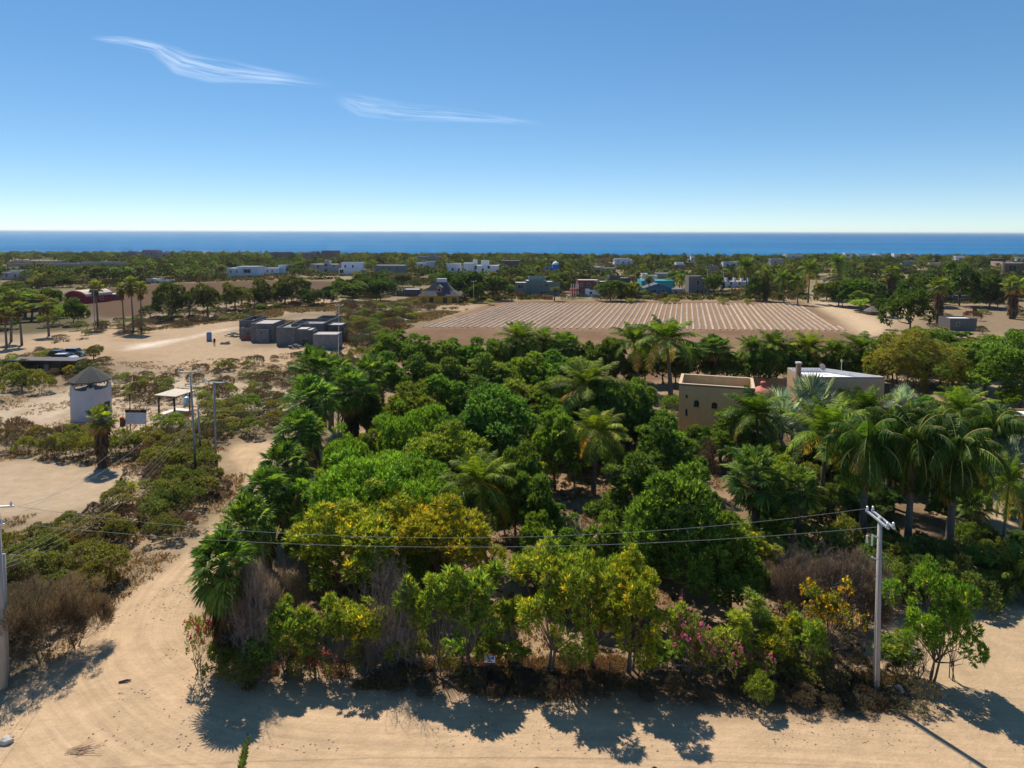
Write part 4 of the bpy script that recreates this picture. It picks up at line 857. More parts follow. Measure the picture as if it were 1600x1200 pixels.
for i in range(4):
    for z0 in (0,.55): 
        MB().box(-w/2+i*w/3.3,-w/2+i*w/3.3+.3,0.02,.32,z0*h,(z0+.4)*h,(.75,.75,.75)).build('column',M_plaster,e)
house('white cube house in front of the dark red one',915,942,451,463,W_,[(.3,.3,.12,.35)],[(0,1,.85,0,1),(.0,.25,1,.3,.9)])
e,w,h,dp=house('bright blue house with a small white dome',850,873,411,428,(.02,.20,.62),[(.2,.3,.14,.25),(.5,.25,.12,.3)],[(0,1,.6,0,1),(.6,1,.85,.2,.9)])
MB().lathe([(1.9,0),(1.8,.7),(1.2,1.4),(.5,1.8),(0,2.4)],14,(w*.3,dp*.5,h*.85)).build('dome',M_plaster,e,True)
house('turquoise house right of the yellow-green tree',1002,1052,436,455,(.06,.42,.46),[(.1,.5,.08,.2),(.22,.5,.07,.2)],[(0,1,.95,0,1)],roof=(.15,.5,.5))
X,Y=G(1027,460); e=empty('gabled_house',(X,Y-1,gh(X,Y)),0,'blue gabled house in front of the turquoise one','house'); w=5.6;h=4.2
MB().extrude([(-w,0),(w,0),(w,h*.7),(0,h*1.1),(-w,h*.7)],lambda a,b,s:(a,s*7,b),(.08,.22,.34)).build('wall',M_plaster,e)
MB().extrude([(-w-.4,h*.66),(0,h*1.12),(w+.4,h*.66),(w+.4,h*.7),(0,h*1.17),(-w-.4,h*.7)],lambda a,b,s:(a,-.5+s*8,b),(.12,.13,.15)).build('roof',M_plaster,e)
win(e,-1.5,0,1.3,1.8,1.1); win(e,2.2,0,1.3,.9,1.1); RECTS.append((1012,1042,440,460,Y))
house('bare grey-brown concrete house with a tall stair tower',1076,1109,430,459,(.23,.20,.185),[(.43,.48,.1,.28),(.76,.55,.2,.12),(.62,.08,.12,.2),(.88,.08,.12,.2),(.42,.06,.1,.22)],[(0,.62,1,0,1),(.6,.82,.86,.05,1),(.8,1,.62,.1,1)])
house('low grey outbuilding left of the bare concrete house',1050,1068,451,461,(.3,.28,.27),[(.35,.1,.2,.6)],name='shed',cat='shed')
house('long low white house with pointed parapets behind the field',1129,1173,434,449,(.62,.66,.72),[(.3,.3,.06,.3),(.6,.3,.06,.3)],[(0,1,.65,0,1),(.12,.2,1,.1,.3),(.42,.5,1,.1,.3),(.68,.76,.95,.1,.3),(.9,1,1,.1,.3)])
house('white house with a terrace below the shore trees',1130,1153,408,419,(.62,.64,.66),[(.3,.3,.12,.3),(.7,.3,.2,.3)],[(0,1,.9,0,1)])
house('bright white box house near the shore',960,988,404,415,(.74,.74,.8),[(.2,.55,.06,.2),(.5,.3,.08,.25),(.8,.3,.06,.25)],[(0,1,.85,0,1),(0,.8,1,0,.9)])
house('grey low walls of a compound left of the shore box house',925,963,416,424,(.3,.27,.26),[(.3,.3,.06,.3)],[(0,.4,.9,0,1),(.4,1,.7,.2,1)])
house('salmon roofed house near the shore',932,951,404,412,(.42,.25,.18),[(.5,.2,.2,.3)],roof=(.5,.26,.19))
house('brown and grey house on the rise near the gap in the trees',1048,1072,410,421,(.36,.28,.23),[(.4,.3,.15,.3)],[(0,1,.7,0,1),(.4,.9,1,.3,1,(.6,.62,.66))])
house('small white tower house above the shore trees',1076,1086,401,413,W_,[(.5,.5,.2,.2)],[(0,1,.5,0,1),(.4,.9,1,.2,.9)])
house('white roofed house behind the turquoise house',1003,1028,427,441,W_,[(.6,.4,.1,.2)],[(0,.35,1,0,1),(.3,1,.8,.2,1)])
house('long white roof behind the bright tree',1026,1050,427,434,(.5,.47,.44),[],roof=(.75,.75,.75))
house('dark house with a long pale roof behind the bushy tree',950,985,431,443,(.09,.09,.10),[(.5,.4,.1,.3)],[(0,1,.75,0,1),(.1,.6,1,.4,.9)],roof=(.5,.5,.52))
house('white two part villa left of the village',354,402,417,434,(.66,.68,.74),[(.14,.42,.03,.22),(.34,.42,.03,.22),(.65,.42,.22,.32)],[(0,.5,.85,0,1),(.3,1,1,.1,1)])
house('white villa with pale blue walls and a raised block',413,444,415,430,(.58,.66,.76),[(.15,.3,.06,.25),(.4,.3,.06,.25)],[(0,.75,.72,0,1),(.62,1,1,.3,1)])
house('small white house with a clay roof at the left of the villas',396,411,417,428,(.6,.58,.55),[],roof=(.45,.28,.2))
house('pink-beige villa with a central tower',485,528,407,427,(.44,.38,.385),[(.28,.45,.08,.16),(.56,.55,.1,.2),(.56,.15,.1,.2),(.85,.5,.05,.15)],[(0,1,.72,0,1),(.5,.66,1,.1,.7)])
house('white villa of stacked terraces right of the beige tower',529,569,411,431,(.66,.68,.76),[(.2,.6,.06,.2),(.5,.6,.06,.2),(.12,.2,.14,.28),(.7,.2,.08,.15)],[(.05,.88,1,.4,1),(0,1,.5,0,.8)])
house('bluish grey low house left of the orange walls',584,633,414,426,(.2,.23,.28),[(.3,.4,.05,.3),(.5,.4,.08,.3),(.75,.4,.05,.3)])
house('white and blue house half hidden by dark trees',650,679,409,420,(.52,.58,.68),[(.3,.3,.1,.3)],[(0,.45,.8,0,1),(.5,1,1,.2,1)])
house('white villa with steps at the left of the white towers',697,722,412,428,W_,[(.4,.3,.1,.25),(.8,.3,.1,.25)],[(0,.9,1,.2,1),(.6,1,.7,0,.6)])
house('white villa with a tall square tower',724,779,407,429,W_,[(.35,.35,.05,.25),(.55,.2,.05,.2),(.72,.4,.06,.2)],[(0,.3,.78,.1,1),(.26,.38,1,.3,.7),(.34,1,.62,0,1),(.5,.72,.95,.3,.9)])
house('reddish brown house at the right of the white towers',782,812,407,420,(.22,.13,.12),[(.3,.4,.1,.3),(.6,.4,.1,.3)])
house('orange roofed low house left of the thatched roof',614,655,432,436,(.5,.26,.11),[],roof=(.6,.33,.15),name='low_building',cat='building',depth=3)
house('shed with a white roof edge left of the thatched roof',619,656,452,463,(.14,.11,.11),[(.3,.2,.1,.4)],[(0,.3,.8,0,1),(.28,1,1,0,1)],roof=(.75,.78,.8),name='shed',cat='shed')
house('grey building just left of the shore gap',222,245,391,404,(.24,.21,.24),[(.3,.5,.1,.2),(.6,.5,.1,.2)])
house('beige shore building left of the lower one',192,215,393,403,(.18,.17,.2),[(.5,.4,.1,.3)],[(0,1,.8,0,1),(.3,.7,1,.2,.8)])
house('low mauve building right of the grey shore building',245,264,394,404,(.3,.25,.28),[(.6,.3,.15,.3)],[(0,1,.9,0,1)])
house('flat topped brown building on the shore',422,453,394,405,(.2,.16,.16),[(.3,.4,.1,.2)],roof=(.4,.3,.28))
house('blocky grey-brown building on the shore, middle of three',473,496,393,406,(.24,.19,.2),[(.3,.5,.1,.2),(.7,.4,.1,.2)],[(0,1,.85,0,1),(.5,.95,1,.2,.9)])
house('dark blocky building on the shore, right of three',502,527,392,406,(.2,.16,.17),[(.3,.5,.1,.2),(.7,.5,.1,.2)],[(0,1,1,0,1),(.1,.5,.8,-.1,.5)])
house('pale blue-grey building low on the shore',650,690,398,408,(.2,.23,.28),[(.4,.4,.05,.2)],[(0,1,.7,0,1),(.5,.72,1,.2,.9)])
house('long pale compound wall upper row far left',18,100,407,410.5,(.45,.44,.42),[],depth=3,name='compound_wall',cat='wall')
house('long mauve compound wall lower row far left',10,125,411.5,417,(.40,.35,.36),[(.2,.3,.01,.4),(.6,.3,.01,.4)],depth=4,name='compound_wall',cat='wall')
house('long beige compound wall right of the mauve one',128,196,409,416,(.42,.36,.33),[],depth=4,name='compound_wall',cat='wall')
house('white walled house at the far left',0,34,423,438,(.46,.45,.48),[(.3,.35,.1,.25),(.7,.3,.1,.3)],[(0,1,.8,0,1),(.3,.8,1,.3,1)])
house('low white buildings behind the thin palms',228,262,435,443,(.55,.53,.48),[(.3,.2,.1,.3)],[(0,.5,.9,0,1),(.5,1,.6,0,1)])
house('brick building with a pale end wall at the right edge',1565,1612,409,430,(.24,.135,.10),[(.35,.15,.25,.6)],[(0,.08,1,-.04,1,(.55,.38,.3)),(.08,1,.92,0,1)],roof=(.75,.75,.75))
house('white box house above the trees left of the brick building',1493,1508,400,409,(.72,.74,.78),[(.5,.3,.2,.3)])
house('white house at the right edge behind the brick building',1588,1604,402,409,(.75,.74,.7),[(.3,.3,.2,.3)])
house('pale shore house behind the tall palms, with long roof',1229,1256,397,406,(.5,.47,.52),[(.4,.3,.08,.3)],[(0,1,.8,0,1),(.0,.2,1,.2,.8)])
house('grey-white house left of the pale shore house',1204,1224,405,415,(.46,.45,.5),[(.4,.3,.1,.3)])
house('slim white tower house on the shore',1320,1332,395,405,(.66,.68,.7),[(.4,.5,.3,.2)])
house('bluish white house on the shore right of the tower',1341,1357,397,404,(.5,.58,.66),[(.5,.3,.2,.3)])
house('round cornered white house on the shore',1366,1379,397,404,(.74,.74,.72),[(.5,.3,.2,.3)],[(0,1,.85,0,1),(.2,.8,1,.2,.8)])
house('white house with a dark gap on the shore',1397,1407,396,405,(.74,.74,.76),[(.6,.3,.2,.3)])
house('low pinkish roofed house on the shore',1421,1434,397,403,(.5,.44,.42),[],roof=(.65,.5,.45))
house('long dark brown building before the sea at the right',1540,1572,404,411,(.12,.07,.07),[(.3,.3,.08,.3)])
house('grey roofed greenhouse like building right of the centre',1410,1432,408,414,(.28,.33,.33),[],roof=(.4,.45,.45))
house('pale low house with an orange roof near the shore gap',1452,1470,411,418,(.55,.45,.36),[(.4,.3,.1,.3)],roof=(.55,.3,.2))
house('low grey wall along the back of the field',1100,1152,456,459.5,(.36,.29,.25),[],depth=1.2,name='garden_wall',cat='wall')
house('grey stepped walls below the white terrace house',1104,1122,416,424,(.26,.26,.27),[],[(0,1,.5,0,1),(.3,1,1,.4,1)])
house('orange wooden fence panel in front of the grey-green house',847,864,461.5,467.5,(.45,.19,.08),[],depth=.6,name='fence_panel',cat='fence')
house('small dark red container box by the field edge',997,1008,457,464,(.2,.07,.09),[],roof=(.7,.6,.6),name='container',cat='container')
house('grey shed with a mossy roof among the dark right hand trees',1488,1513,462,473,(.12,.13,.14),[(.5,.1,.3,.5)],roof=(.2,.2,.08),name='shed',cat='shed')
# small thatched hut by the field path
X,Y=G(1364,491); e=empty('thatched_hut',(X,Y,gh(X,Y)),.2,'low grey thatched hut beside the field path','hut')
MB().box(-2,2,-1.5,1.5,-.3,1.2,(.2,.17,.14)).build('wall',M_plaster,e); MB().lathe([(2.9,1.1),(1.5,2),(0,2.9)],10,col=(1.6,1.5,1.4)).build('roof',M_thatch,e)
# red barn
X,Y=G(140,474); e=empty('red_barn',(X,Y+2,gh(X,Y)),math.radians(72),'red barn with a pale arched roof beside the ploughed field','barn')
w=9.5; D=9; RECTS.append((112,172,455,474,Y))
arch=[(-w/2,0)]+[(-w/2*math.cos(t),2.6+1.9*math.sin(t)) for t in np.linspace(0,PI,9)]+[(w/2,0)]
MB().extrude(arch,lambda a,b,s:(-4+s*11,a+4,b*.95),(.36,.03,.045)).build('wall',M_plaster,e)
ra=[(-w/2*1.06*math.cos(t),2.62+1.98*math.sin(t)) for t in np.linspace(0,PI,9)]; ra+= [(a*.97,b-.12) for a,b in reversed(ra)]
MB().extrude(ra,lambda a,b,s:(-3.6+s*11,a+4,b),(.62,.5,.42)).build('roof',M_plaster,e)
d=MB(); d.box(-4.06,-3.99,2.6,4.6,0,2.3,(.5,.55,.62)); d.build('door',M_plaster,e)
win(e,3,-.8,.9,1.2,1); MB().box(7,12,.5,6,0,2.2,(.25,.05,.08)).box(6.9,12.2,.3,6.2,2.203,2.35,(.5,.5,.55)).build('lean_to',M_plaster,e)
# palapa house with yellow walls
X,Y=G(686,474); e=empty('thatched_house',(X,Y,gh(X,Y)),0.0,'house with a big grey thatched roof and yellow walls left of the field','house'); RECTS.append((652,716,436,474,Y))
MB().box(-7,7,0,9,-.4,3.1,(.55,.33,.05)).build('wall',M_plaster,e)
for u in (-5.4,-2.8,2.2,5.6): win(e,u,0,.2,1.3,2,'door' if u>2 else 'window',(.08,.05,.04))
rf=MB(); ap=[(-1.6,4.5),(1.8,4.5)]; zt=8.6
V=[(-7.8,-.6,2.9),(7.8,-.6,2.9),(7.8,9.6,2.9),(-7.8,9.6,2.9),(-1.2,4.5,zt),(1.4,4.5,zt),(-5,1.6,4.6),(5,1.6,4.6),(5,7.4,4.6),(-5,7.4,4.6)]
rf.add(V,[(0,1,7,6),(1,2,8,7),(2,3,9,8),(3,0,6,9),(6,7,5,4),(8,9,4,5)],[(7,8,5),(9,6,4)],(1,1.05,1.25)); rf.build('roof',M_thatch,e)
MB().box(-1.2,2.4,3.6,5.4,7.6,8.9,(.55,.58,.62)).build('chimney',M_plaster,e)
dm=MB(); dm.box(-1.0,1.0,.6,3,4.1,6.0,(.30,.16,.11)); dm.extrude([(-1.3,5.9),(1.3,5.9),(0,6.9)],lambda a,b,s:(a,.45+s*3,b),(.35,.3,.27)); d_=dm.build('dormer',M_plaster,e)
win(e,0,.6,4.5,.8,1)

# unfinished concrete house left of centre
X0,Y0=G(455,545); e=empty('unfinished_house',(X0,Y0,gh(X0,Y0)),0,'unfinished grey concrete block house with open flat roofs','house'); RECTS.append((372,540,497,545,Y0))
GR=(1,1,1)
def room(x0,x1,yt,yb,dep,par=.3,rc=(2.6,2.4,2.3),shade=1.0,mm=None):
    Xa,Ya=G((x0+x1)/2,yb); w=(x1-x0)*Ya/F; h=top_z((x0+x1)/2,yt,Ya)
    mb=MB(); rf=MB(); ox=Xa-X0-w/2; oy=Ya-Y0
    boxroof(mb,rf,ox,ox+w,oy,oy+dep,h,(shade,shade,shade*1.02),rc,par,.18)
    o=mb.build('room',M_concrete,e); rf.build('roof',M_concrete,o); return o,ox,oy,w,h
room(374,396,501,528,9,.9,(1.2,1.1,1),.8); q=room(376,399,513,531,3); 
win(e,q[1]+q[3]*.5,q[2],q[4]*.42,.8,.7,frame=(.2,.2,.2)); d=MB().box(q[1]+.3,q[1]+q[3]-.1,q[2]-.03,q[2]-.003,0,1.0,(1.6,.6,.5)); d.build('brick_panel',M_concrete,e)
room(392,427,506,534,8.5); q=room(400,420,515,535,2.2,.15,(2,1.9,1.8),1.25); win(e,q[1]+q[3]*.42,q[2],q[4]*.66,.35,.5,frame=(.3,.28,.27))
q=room(462,487,516,541,5.0,.12,(3.0,2.8,2.7),.85); win(e,q[1]+q[3]*.6,q[2],.02,q[3]*.4,1.5,'doorway',(.2,.2,.2))
room(427,434,507,524,5,.1,(4,3.8,3.6))
room(432,462,512,541,10,.5,(1.5,1.5,1.4)); room(455,505,506,536,9,.7,(1.4,1.3,1.3),.9); room(440,480,514.5,540.5,4.5,.12,(3.3,3.1,3),.9); room(474,490,518,541,3.5,.12,(3.8,3.6,3.4),.8)
room(488,519,500,527,9,1.1,(1.3,1.2,1.1),.95); room(512,535,508,534,5,.2,(2.4,2.3,2.2),.7); q=room(489,527,523,546,4.5,.15,(2.8,2.6,2.4),1.35)
# rubble heaps
def rubble(px,py,w,n,label,col=(1,1,1),mx=.45):
    x,y=G(px,py); r=np.random.default_rng(px); mb=MB()
    for i in range(n):
        a=r.uniform(0,2*PI); d=abs(r.normal(0,.4))*w/2; s=r.uniform(.12,mx); k=r.uniform(.5,1.2)
        mb.box(-s,s,-s*.7,s*.7,-s*.3,s*.5,tuple(np.array(col)*k),0,r.uniform(0,3),(math.cos(a)*d,math.sin(a)*d*.6,max(0,(1-d/w*2))*.8))
    tag(mb.build('rubble',M_rock,loc=(x,y,gh(x,y)+.05)),label,'rubble',kind='stuff')
rubble(562,527,9,150,'pale rubble beside the unfinished house'); rubble(365,525,6,60,'rubble pile with a dark tarp left of the unfinished house',(.6,.6,.6)); rubble(625,502,7,60,'white rubble beside the round pale bush',(1.1,1.1,1.1)); rubble(462,545,6,50,'broken blocks in front of the unfinished house',(.5,.45,.4),.3)
x,y=G(352,537); o=MB().box(-1,1,-.5,.5,-.05,.28,(.35,.3,.27)).box(-.95,.7,-.45,.45,.283,.5,(.3,.24,.22)).box(.3,.9,-.4,.4,.503,.7,(.4,.25,.2)).build('block_stack',M_plaster,loc=(x,y,gh(x,y)),rz=.1); tag(o,'stack of concrete blocks on the sand left of the unfinished house','block stack')
# portable toilet
x,y=G(327,532); e=empty('portable_toilet',(x,y,gh(x,y)),.35,'blue portable toilet standing on the sand','portable toilet')
MB().box(-.55,.55,-.55,.55,-.1,2.05,(.04,.12,.30)).build('cabin',M_paint,e); MB().box(-.6,.6,-.6,.6,2.053,2.15,(.7,.72,.75)).lathe([(.35,2.15),(.3,2.3),(0,2.36)],10,col=(.7,.72,.75)).build('roof',M_paint,e); MB().box(-.4,.4,-.58,-.553,.05,1.95,(.06,.18,.4)).build('door',M_paint,e)

# white tower with a thatched roof
X,Y=G(139,664); e=empty('white_tower',(X,Y+.6,gh(X,Y)),math.radians(77),'white walled tower with scalloped parapet under a dark thatched roof','tower')
s=3.45; hw=4.5; t=.2
def wallprof(sg):
    p=[(0,-.5),(s,-.5),(s,hw+.55)]
    for u in np.linspace(.88,.12,13): 
        z=.38-.55*abs(math.cos(PI*(u-.5)))**.5*(1 if abs(u-.5)<.34 else .35)+(.25 if u>.5 else .1)*(abs(u-.5)>.33); p.append((s*u,hw+z))
    p.append((0,hw+.25)); return p
wc=(.62,.58,.60); wp=wallprof(1)
MB().extrude(wp,lambda a,b,q:(a,q*t,b),wc).build('wall',M_plaster,e); MB().extrude(wp,lambda a,b,q:(q*t,t+a*(s-2*t)/s,b),wc).build('wall',M_plaster,e)
MB().extrude(wp,lambda a,b,q:(a,s-t+q*t,b),wc).build('wall',M_plaster,e); MB().extrude(wp,lambda a,b,q:(s-t+q*t,t+a*(s-2*t)/s,b),wc).build('wall',M_plaster,e)
MB().box(t,s-t,t,s-t,3.4,3.55,(.6,.55,.5)).build('floor_slab',M_plaster,e); MB().box(s*.62,s*.9,-.03,-.002,1.3,2.4,(.1,.1,.12)).build('window',M_glass,e)
for ax,ay in ((.3,.3),(s-.3,.3),(.3,s-.3),(s-.3,s-.3)): MB().tube([(ax,ay,3.5),(ax,ay,5.95)],.09,6,(.8,.5,.4)).build('post',M_wood,e)
c=s/2; rf=MB(); 
rf.lathe([(0.3,5.75),(2.6,5.42),(2.72,5.6),(1.9,6.2),(1.0,6.85),(.04,7.45)],10,(c,c,0))
fr=np.random.default_rng(3); n=500; a=fr.uniform(0,2*PI,n); q=fr.uniform(.5,2.8,n)**1; zz=7.5-q*.7
leaves(np.stack([c+np.cos(a)*q*.95,c+np.sin(a)*q*.95,zz],1),np.stack([np.cos(a)*.6,np.sin(a)*.6,-np.ones(n)*.8],1),np.stack([np.cos(a),np.sin(a),np.ones(n)],1),.5,.16,np.full((n,3),1.0),rf)
rf.build('thatched_roof',M_thatch,e)
# ramada
X,Y=G(260,650); e=empty('ramada',(X,Y,gh(X,Y)),math.radians(-14),'open wooden ramada with a pale flat roof and concrete floor','shelter'); e.scale=(.72,.78,1)
MB().box(-1.9,2.2,0,4.4,-.3,.16,(.72,.66,.6)).build('floor_slab',M_plaster,e)
for ax,ay in ((-1.8,.1),(1.8,.1),(-1.8,4),(1.8,4)):
    o=MB().box(ax-.12,ax+.12,ay-.12,ay+.12,.1,2.62).build('post',M_wood,e); sx=1 if ax<0 else -1
    MB().tube([(ax,ay-.03,1.9),(ax+sx*.6,ay-.03,2.55)],.06,4).build('brace',M_wood,o)
for ay in (.1,4): MB().box(-2.2,2.6,ay-.1,ay+.1,2.623,2.8).build('beam',M_wood,e)
MB().box(-2.3,2.7,-.5,4.8,2.803,2.93,(.60,.52,.42)).build('roof',M_plaster,e)
# long dark shed at the left
X,Y=G(50,583); e=empty('open_shed',(X,Y,gh(X,Y)),-.03,'long low brown shed with a dark flat roof behind the bushes','shed'); RECTS.append((12,110,558,584,Y))
MB().box(-4.5,6,1,2.6,-.3,2.3,(.16,.10,.08)).build('wall',M_plaster,e); MB().box(-5.2,8.4,-.4,3.0,2.45,2.62,(.14,.13,.14)).build('roof',M_plaster,e)
for u in (-4.8,-3,-1.5,.6,3.2,5.6,8): MB().box(u,u+.16,-.1,.06,-.2,2.447,(.8,.6,.5)).build('post',M_wood,e)
for u in (-3.6,-.4,1.6): MB().box(u,u+1.0,.95,.997,.3,1.6,(.42,.38,.36)).build('panel',M_plaster,e)

# cars
def car(px,py,rz,col,label,top=(.02,.02,.03)):
    x,y=G(px,py); e=empty('parked_car',(x,y,gh(x,y)),rz,label,'car')
    L=4.4
    body=[(-2.2,.35),(2.2,.35),(2.25,.75),(2.0,.95),(1.1,1.02),(-1.9,1.05),(-2.2,.9)]
    MB().extrude(body,lambda a,b,s:(a,-.88+1.76*s,b),col).build('body',M_paint,e)
    MB().extrude([(-1.9,1.04),(1.05,1.01),(.45,1.5),(-1.5,1.55)],lambda a,b,s:(a,-.78+1.56*s,b),(1,1,1)).build('windows',M_glass,e)
    MB().box(-1.45,.42,-.74,.74,1.5,1.6,col).build('roof',M_paint,e)
    for sx in (-1.4,1.4):
        for sy in (-.8,.8):
            o=MB().extrude([(.34*math.cos(t),.34*math.sin(t)) for t in np.linspace(0,2*PI,14,False)],lambda a,b,s:(sx+a,sy-.1+.2*s,.34+b)).build('wheel',M_rubber,e)
            MB().extrude([(.18*math.cos(t),.18*math.sin(t)) for t in np.linspace(0,2*PI,10,False)],lambda a,b,s:(sx+a,sy+(-.11 if sy<0 else .102)+.01*s,.34+b)).build('rim',M_galv,o)
    for sy in (-.6,.6): MB().box(2.2,2.27,sy-.15,sy+.15,.62,.78,(.9,.9,.9)).build('headlight',M_paint,e)
car(94,560,.1,(.015,.015,.03),'dark parked car seen above the shed roof'); car(101,566,.15,(.5,.55,.62),'pale blue parked car just behind the shed roof'); car(118,556,-.1,(.16,.26,.28),'grey-green parked car farthest behind the shed')
car(1474,414,0.1,(.45,.06,.05),'tiny red vehicle far off near the shore houses')
# small tractor
x,y=G(1521,493); e=empty('tractor',(x,y,gh(x,y)),2.4,'small red tractor in the right hand yard','tractor')
MB().extrude([(0,.7),(2,.75),(2,1.25),(.2,1.4),(-.4,1.2),(-.8,.9)],lambda a,b,s:(a,-.4+.8*s,b),(.5,.04,.02)).build('body',M_paint,e); MB().box(-.9,.2,-.5,.5,1.45,2.1).box(-1,.3,-.6,.6,2.103,2.2).build('cab',M_glass,e)
for sx,sy,rr in ((-.5,-.7,.7),(-.5,.5,.7),(1.6,-.55,.4),(1.6,.4,.4)): MB().extrude([(rr*math.cos(t),rr*math.sin(t)) for t in np.linspace(0,2*PI,16,False)],lambda a,b,s:(sx+a,sy+.25*s,rr+b)).build('wheel',M_rubber,e)
# water tank building right
house('low grey block building with a white flat roof in the right hand yard',1484,1526,498,517,(.16,.15,.15),[(.3,.35,.1,.3)],name='block_building',cat='building',roof=(.75,.72,.68),depth=5)

# tan house
X,Y=G(1118,690); rz=math.radians(-17)
e=empty('tan_house',(X,Y,gh(X,Y)),rz,'tan two storey house with an open parapet roof among the palms','house')
w=9.0*1.0; h=top_z(1117,604,Y); D=6.2; tc_=(.74,.47,.215); t=.28
zr=h-1.35
wl=MB(); wl.box(-w/2,w/2,0,D,-.5,zr,tc_); wl.box(-w/2,w/2,0,t,zr,h,tc_); wl.box(-w/2,w/2,D-t,D,zr,h,(.47,.33,.17)); wl.box(-w/2,-w/2+t,t,D-t,zr,h,tc_); wl.box(w/2-t,w/2,t,D-t,zr,h,tc_); wl.build('wall',M_plaster,e)
MB().box(-w/2+t,w/2-t,t,D-t,zr+.003,zr+.06,(.5,.47,.46)).build('roof',M_plaster,e)
cp=MB(); cc=(.62,.46,.32)
cp.box(-w/2-.05,w/2+.05,-.05,t+.04,h+.003,h+.09,cc); cp.box(-w/2-.05,w/2+.05,D-t-.04,D+.05,h+.003,h+.09,cc); cp.box(-w/2-.05,-w/2+t+.04,t+.043,D-t-.043,h+.003,h+.09,cc); cp.box(w/2-t-.04,w/2+.05,t+.043,D-t-.043,h+.003,h+.09,cc); cp.box(-w/2-.04,w/2+.04,-.045,-.003,h-.16,h-.003,(.36,.18,.12)); cp.build('coping',M_plaster,e)
for u,z,ww,hh in ((-w/2+2.15,h-2.7,.62,.75),(-w/2+4.3,h-2.75,.68,.7),(-w/2+.95,h-1.65,.22,.35),(-w/2+.95,h-3.9,.24,.8),(-w/2+6.6,h-3.6,.5,.6)):
    f=MB(); pr=[(-ww/2,0),(ww/2,0),(ww/2,hh*.7)]+[(ww/2*math.cos(q),hh*.7+hh*.35*math.sin(q)) for q in np.linspace(.3,PI-.3,6)]+[(-ww/2,hh*.7)]
    f.extrude(pr,lambda a,b,s:(u+a,-.03+.05*s,z+b)); o=f.build('window',M_glass,e); MB().box(u-ww/2-.06,u+ww/2+.06,-.1,-.003,z-.07,z-.003,(.3,.2,.12)).build('sill',M_plaster,o)
# low tiled wing with a red dome
X,Y=G(1200,668); e=empty('domed_wing',(X,Y,gh(X,Y)),rz,'low tiled wing with a brick red dome beside the tan house','building')
MB().box(-2.6,3.0,0,5,-.5,3.3,(.42,.25,.12)).build('wall',M_plaster,e); MB().box(-2.8,3.2,-.2,5.2,3.303,3.55,(1,.6,.55)).build('roof',M_tile,e)
MB().lathe([(1.75,3.55),(1.7,3.95),(1.4,4.55),(.85,5.0),(.32,5.2),(.32,5.5),(.45,5.52),(.3,5.8),(0,5.85)],20,(-.6,1.7,0),(1.6,2.2,2.1)).build('dome',M_tile,e,True)
MB().box(1.5,2.9,.6,2.2,3.553,4.0,(1,.9,.8)).build('roof_step',M_tile,e)
# white roofed wedge house
X,Y=G(1318,660); e=empty('white_roofed_house',(X,Y,gh(X,Y)),0,'tan house with a white wedge shaped roof terrace','house')
k=Y/F; h=top_z(1318,590,Y)
xl=(1258-1318)*k; xr=(1381-1318)*k; fp=[(xl,0),(xr,0),(xr,.7),(xl+5.2,6.3),(xl,6.5)]
MB().prism(fp,-.5,h-.6,(.55,.38,.22)).build('wall',M_plaster,e)
ins=[(xl+.22,.22),(xr-.5,.22),(xr-.55,.5),(xl+5.1,6.05),(xl+.22,6.25)]
pm=MB(); n=5
V=[(a,b,h-.6) for a,b in fp]+[(a,b,h) for a,b in fp]+[(a,b,h) for a,b in ins]+[(a,b,h-.6) for a,b in ins]
pm.add(V,[(i,(i+1)%n,n+(i+1)%n,n+i) for i in range(n)]+[(n+i,n+(i+1)%n,2*n+(i+1)%n,2*n+i) for i in range(n)],None,(.5,.4,.33)); 
pm.add(V[2*n:],[(i,(i+1)%n,n+(i+1)%n,n+i) for i in range(n)],None,(.78,.8,.84)); pm.build('parapet',M_plaster,e)
MB().prism(ins,h-.597,h-.56,(.8,.78,.76)).build('roof',M_plaster,e); MB().box(xl-.03,xr+.03,-.04,-.003,h-.14,h+.02,(.3,.13,.1)).build('coping',M_plaster,e)
c=MB(); c.box(xl-.35,xl+.2,2.2,2.75,0,h+1.35,(.30,.20,.13)); o=c.build('chimney',M_plaster,e); MB().box(xl-.42,xl+.27,2.13,2.82,h+1.353,h+1.6,(.62,.6,.6)).build('chimney_cap',M_plaster,o)
MB().lathe([(.04,h-.5),(.04,h+1.7)],6,(.8,2.6,0)).build('antenna_pole',M_galv,e); MB().lathe([(0,h+1.5),(.14,h+1.6),(.14,h+1.85),(0,h+1.95)],8,(.8,2.6,0),(.9,.9,.9)).build('antenna',M_white,e)
d=MB(); d.lathe([(0,0),(.3,.05),(.5,.16)],14); o=d.build('satellite_dish',M_white,e); o.location=(-.9,4.9,h+.4); o.rotation_euler=(1.0,0.5,0); 
MB().tube([(-.9,4.9,h-.5),(-.9,4.9,h+.42)],.04,5).build('dish_mast',M_galv,e)
win(e,xr-1.6,0,h*.55,.8,.9,frame=(.2,.15,.1)); win(e,xr-4.2,0,h*.5,.8,.9,frame=(.2,.15,.1))
# low yellow rimmed building right edge
X,Y=G(1585,672); e=empty('yellow_rimmed_building',(X,Y,gh(X,Y)),.04,'low ochre building with a yellow rim around its white roof','building')
w=9; h=2.0; m_=MB(); rf=MB(); boxroof(m_,rf,-w/2+.4,w/2+2,0,3.6,h,(.42,.27,.10),(.8,.76,.7),.3,.22); m_.build('wall',M_plaster,e); rf.build('roof',M_plaster,e)
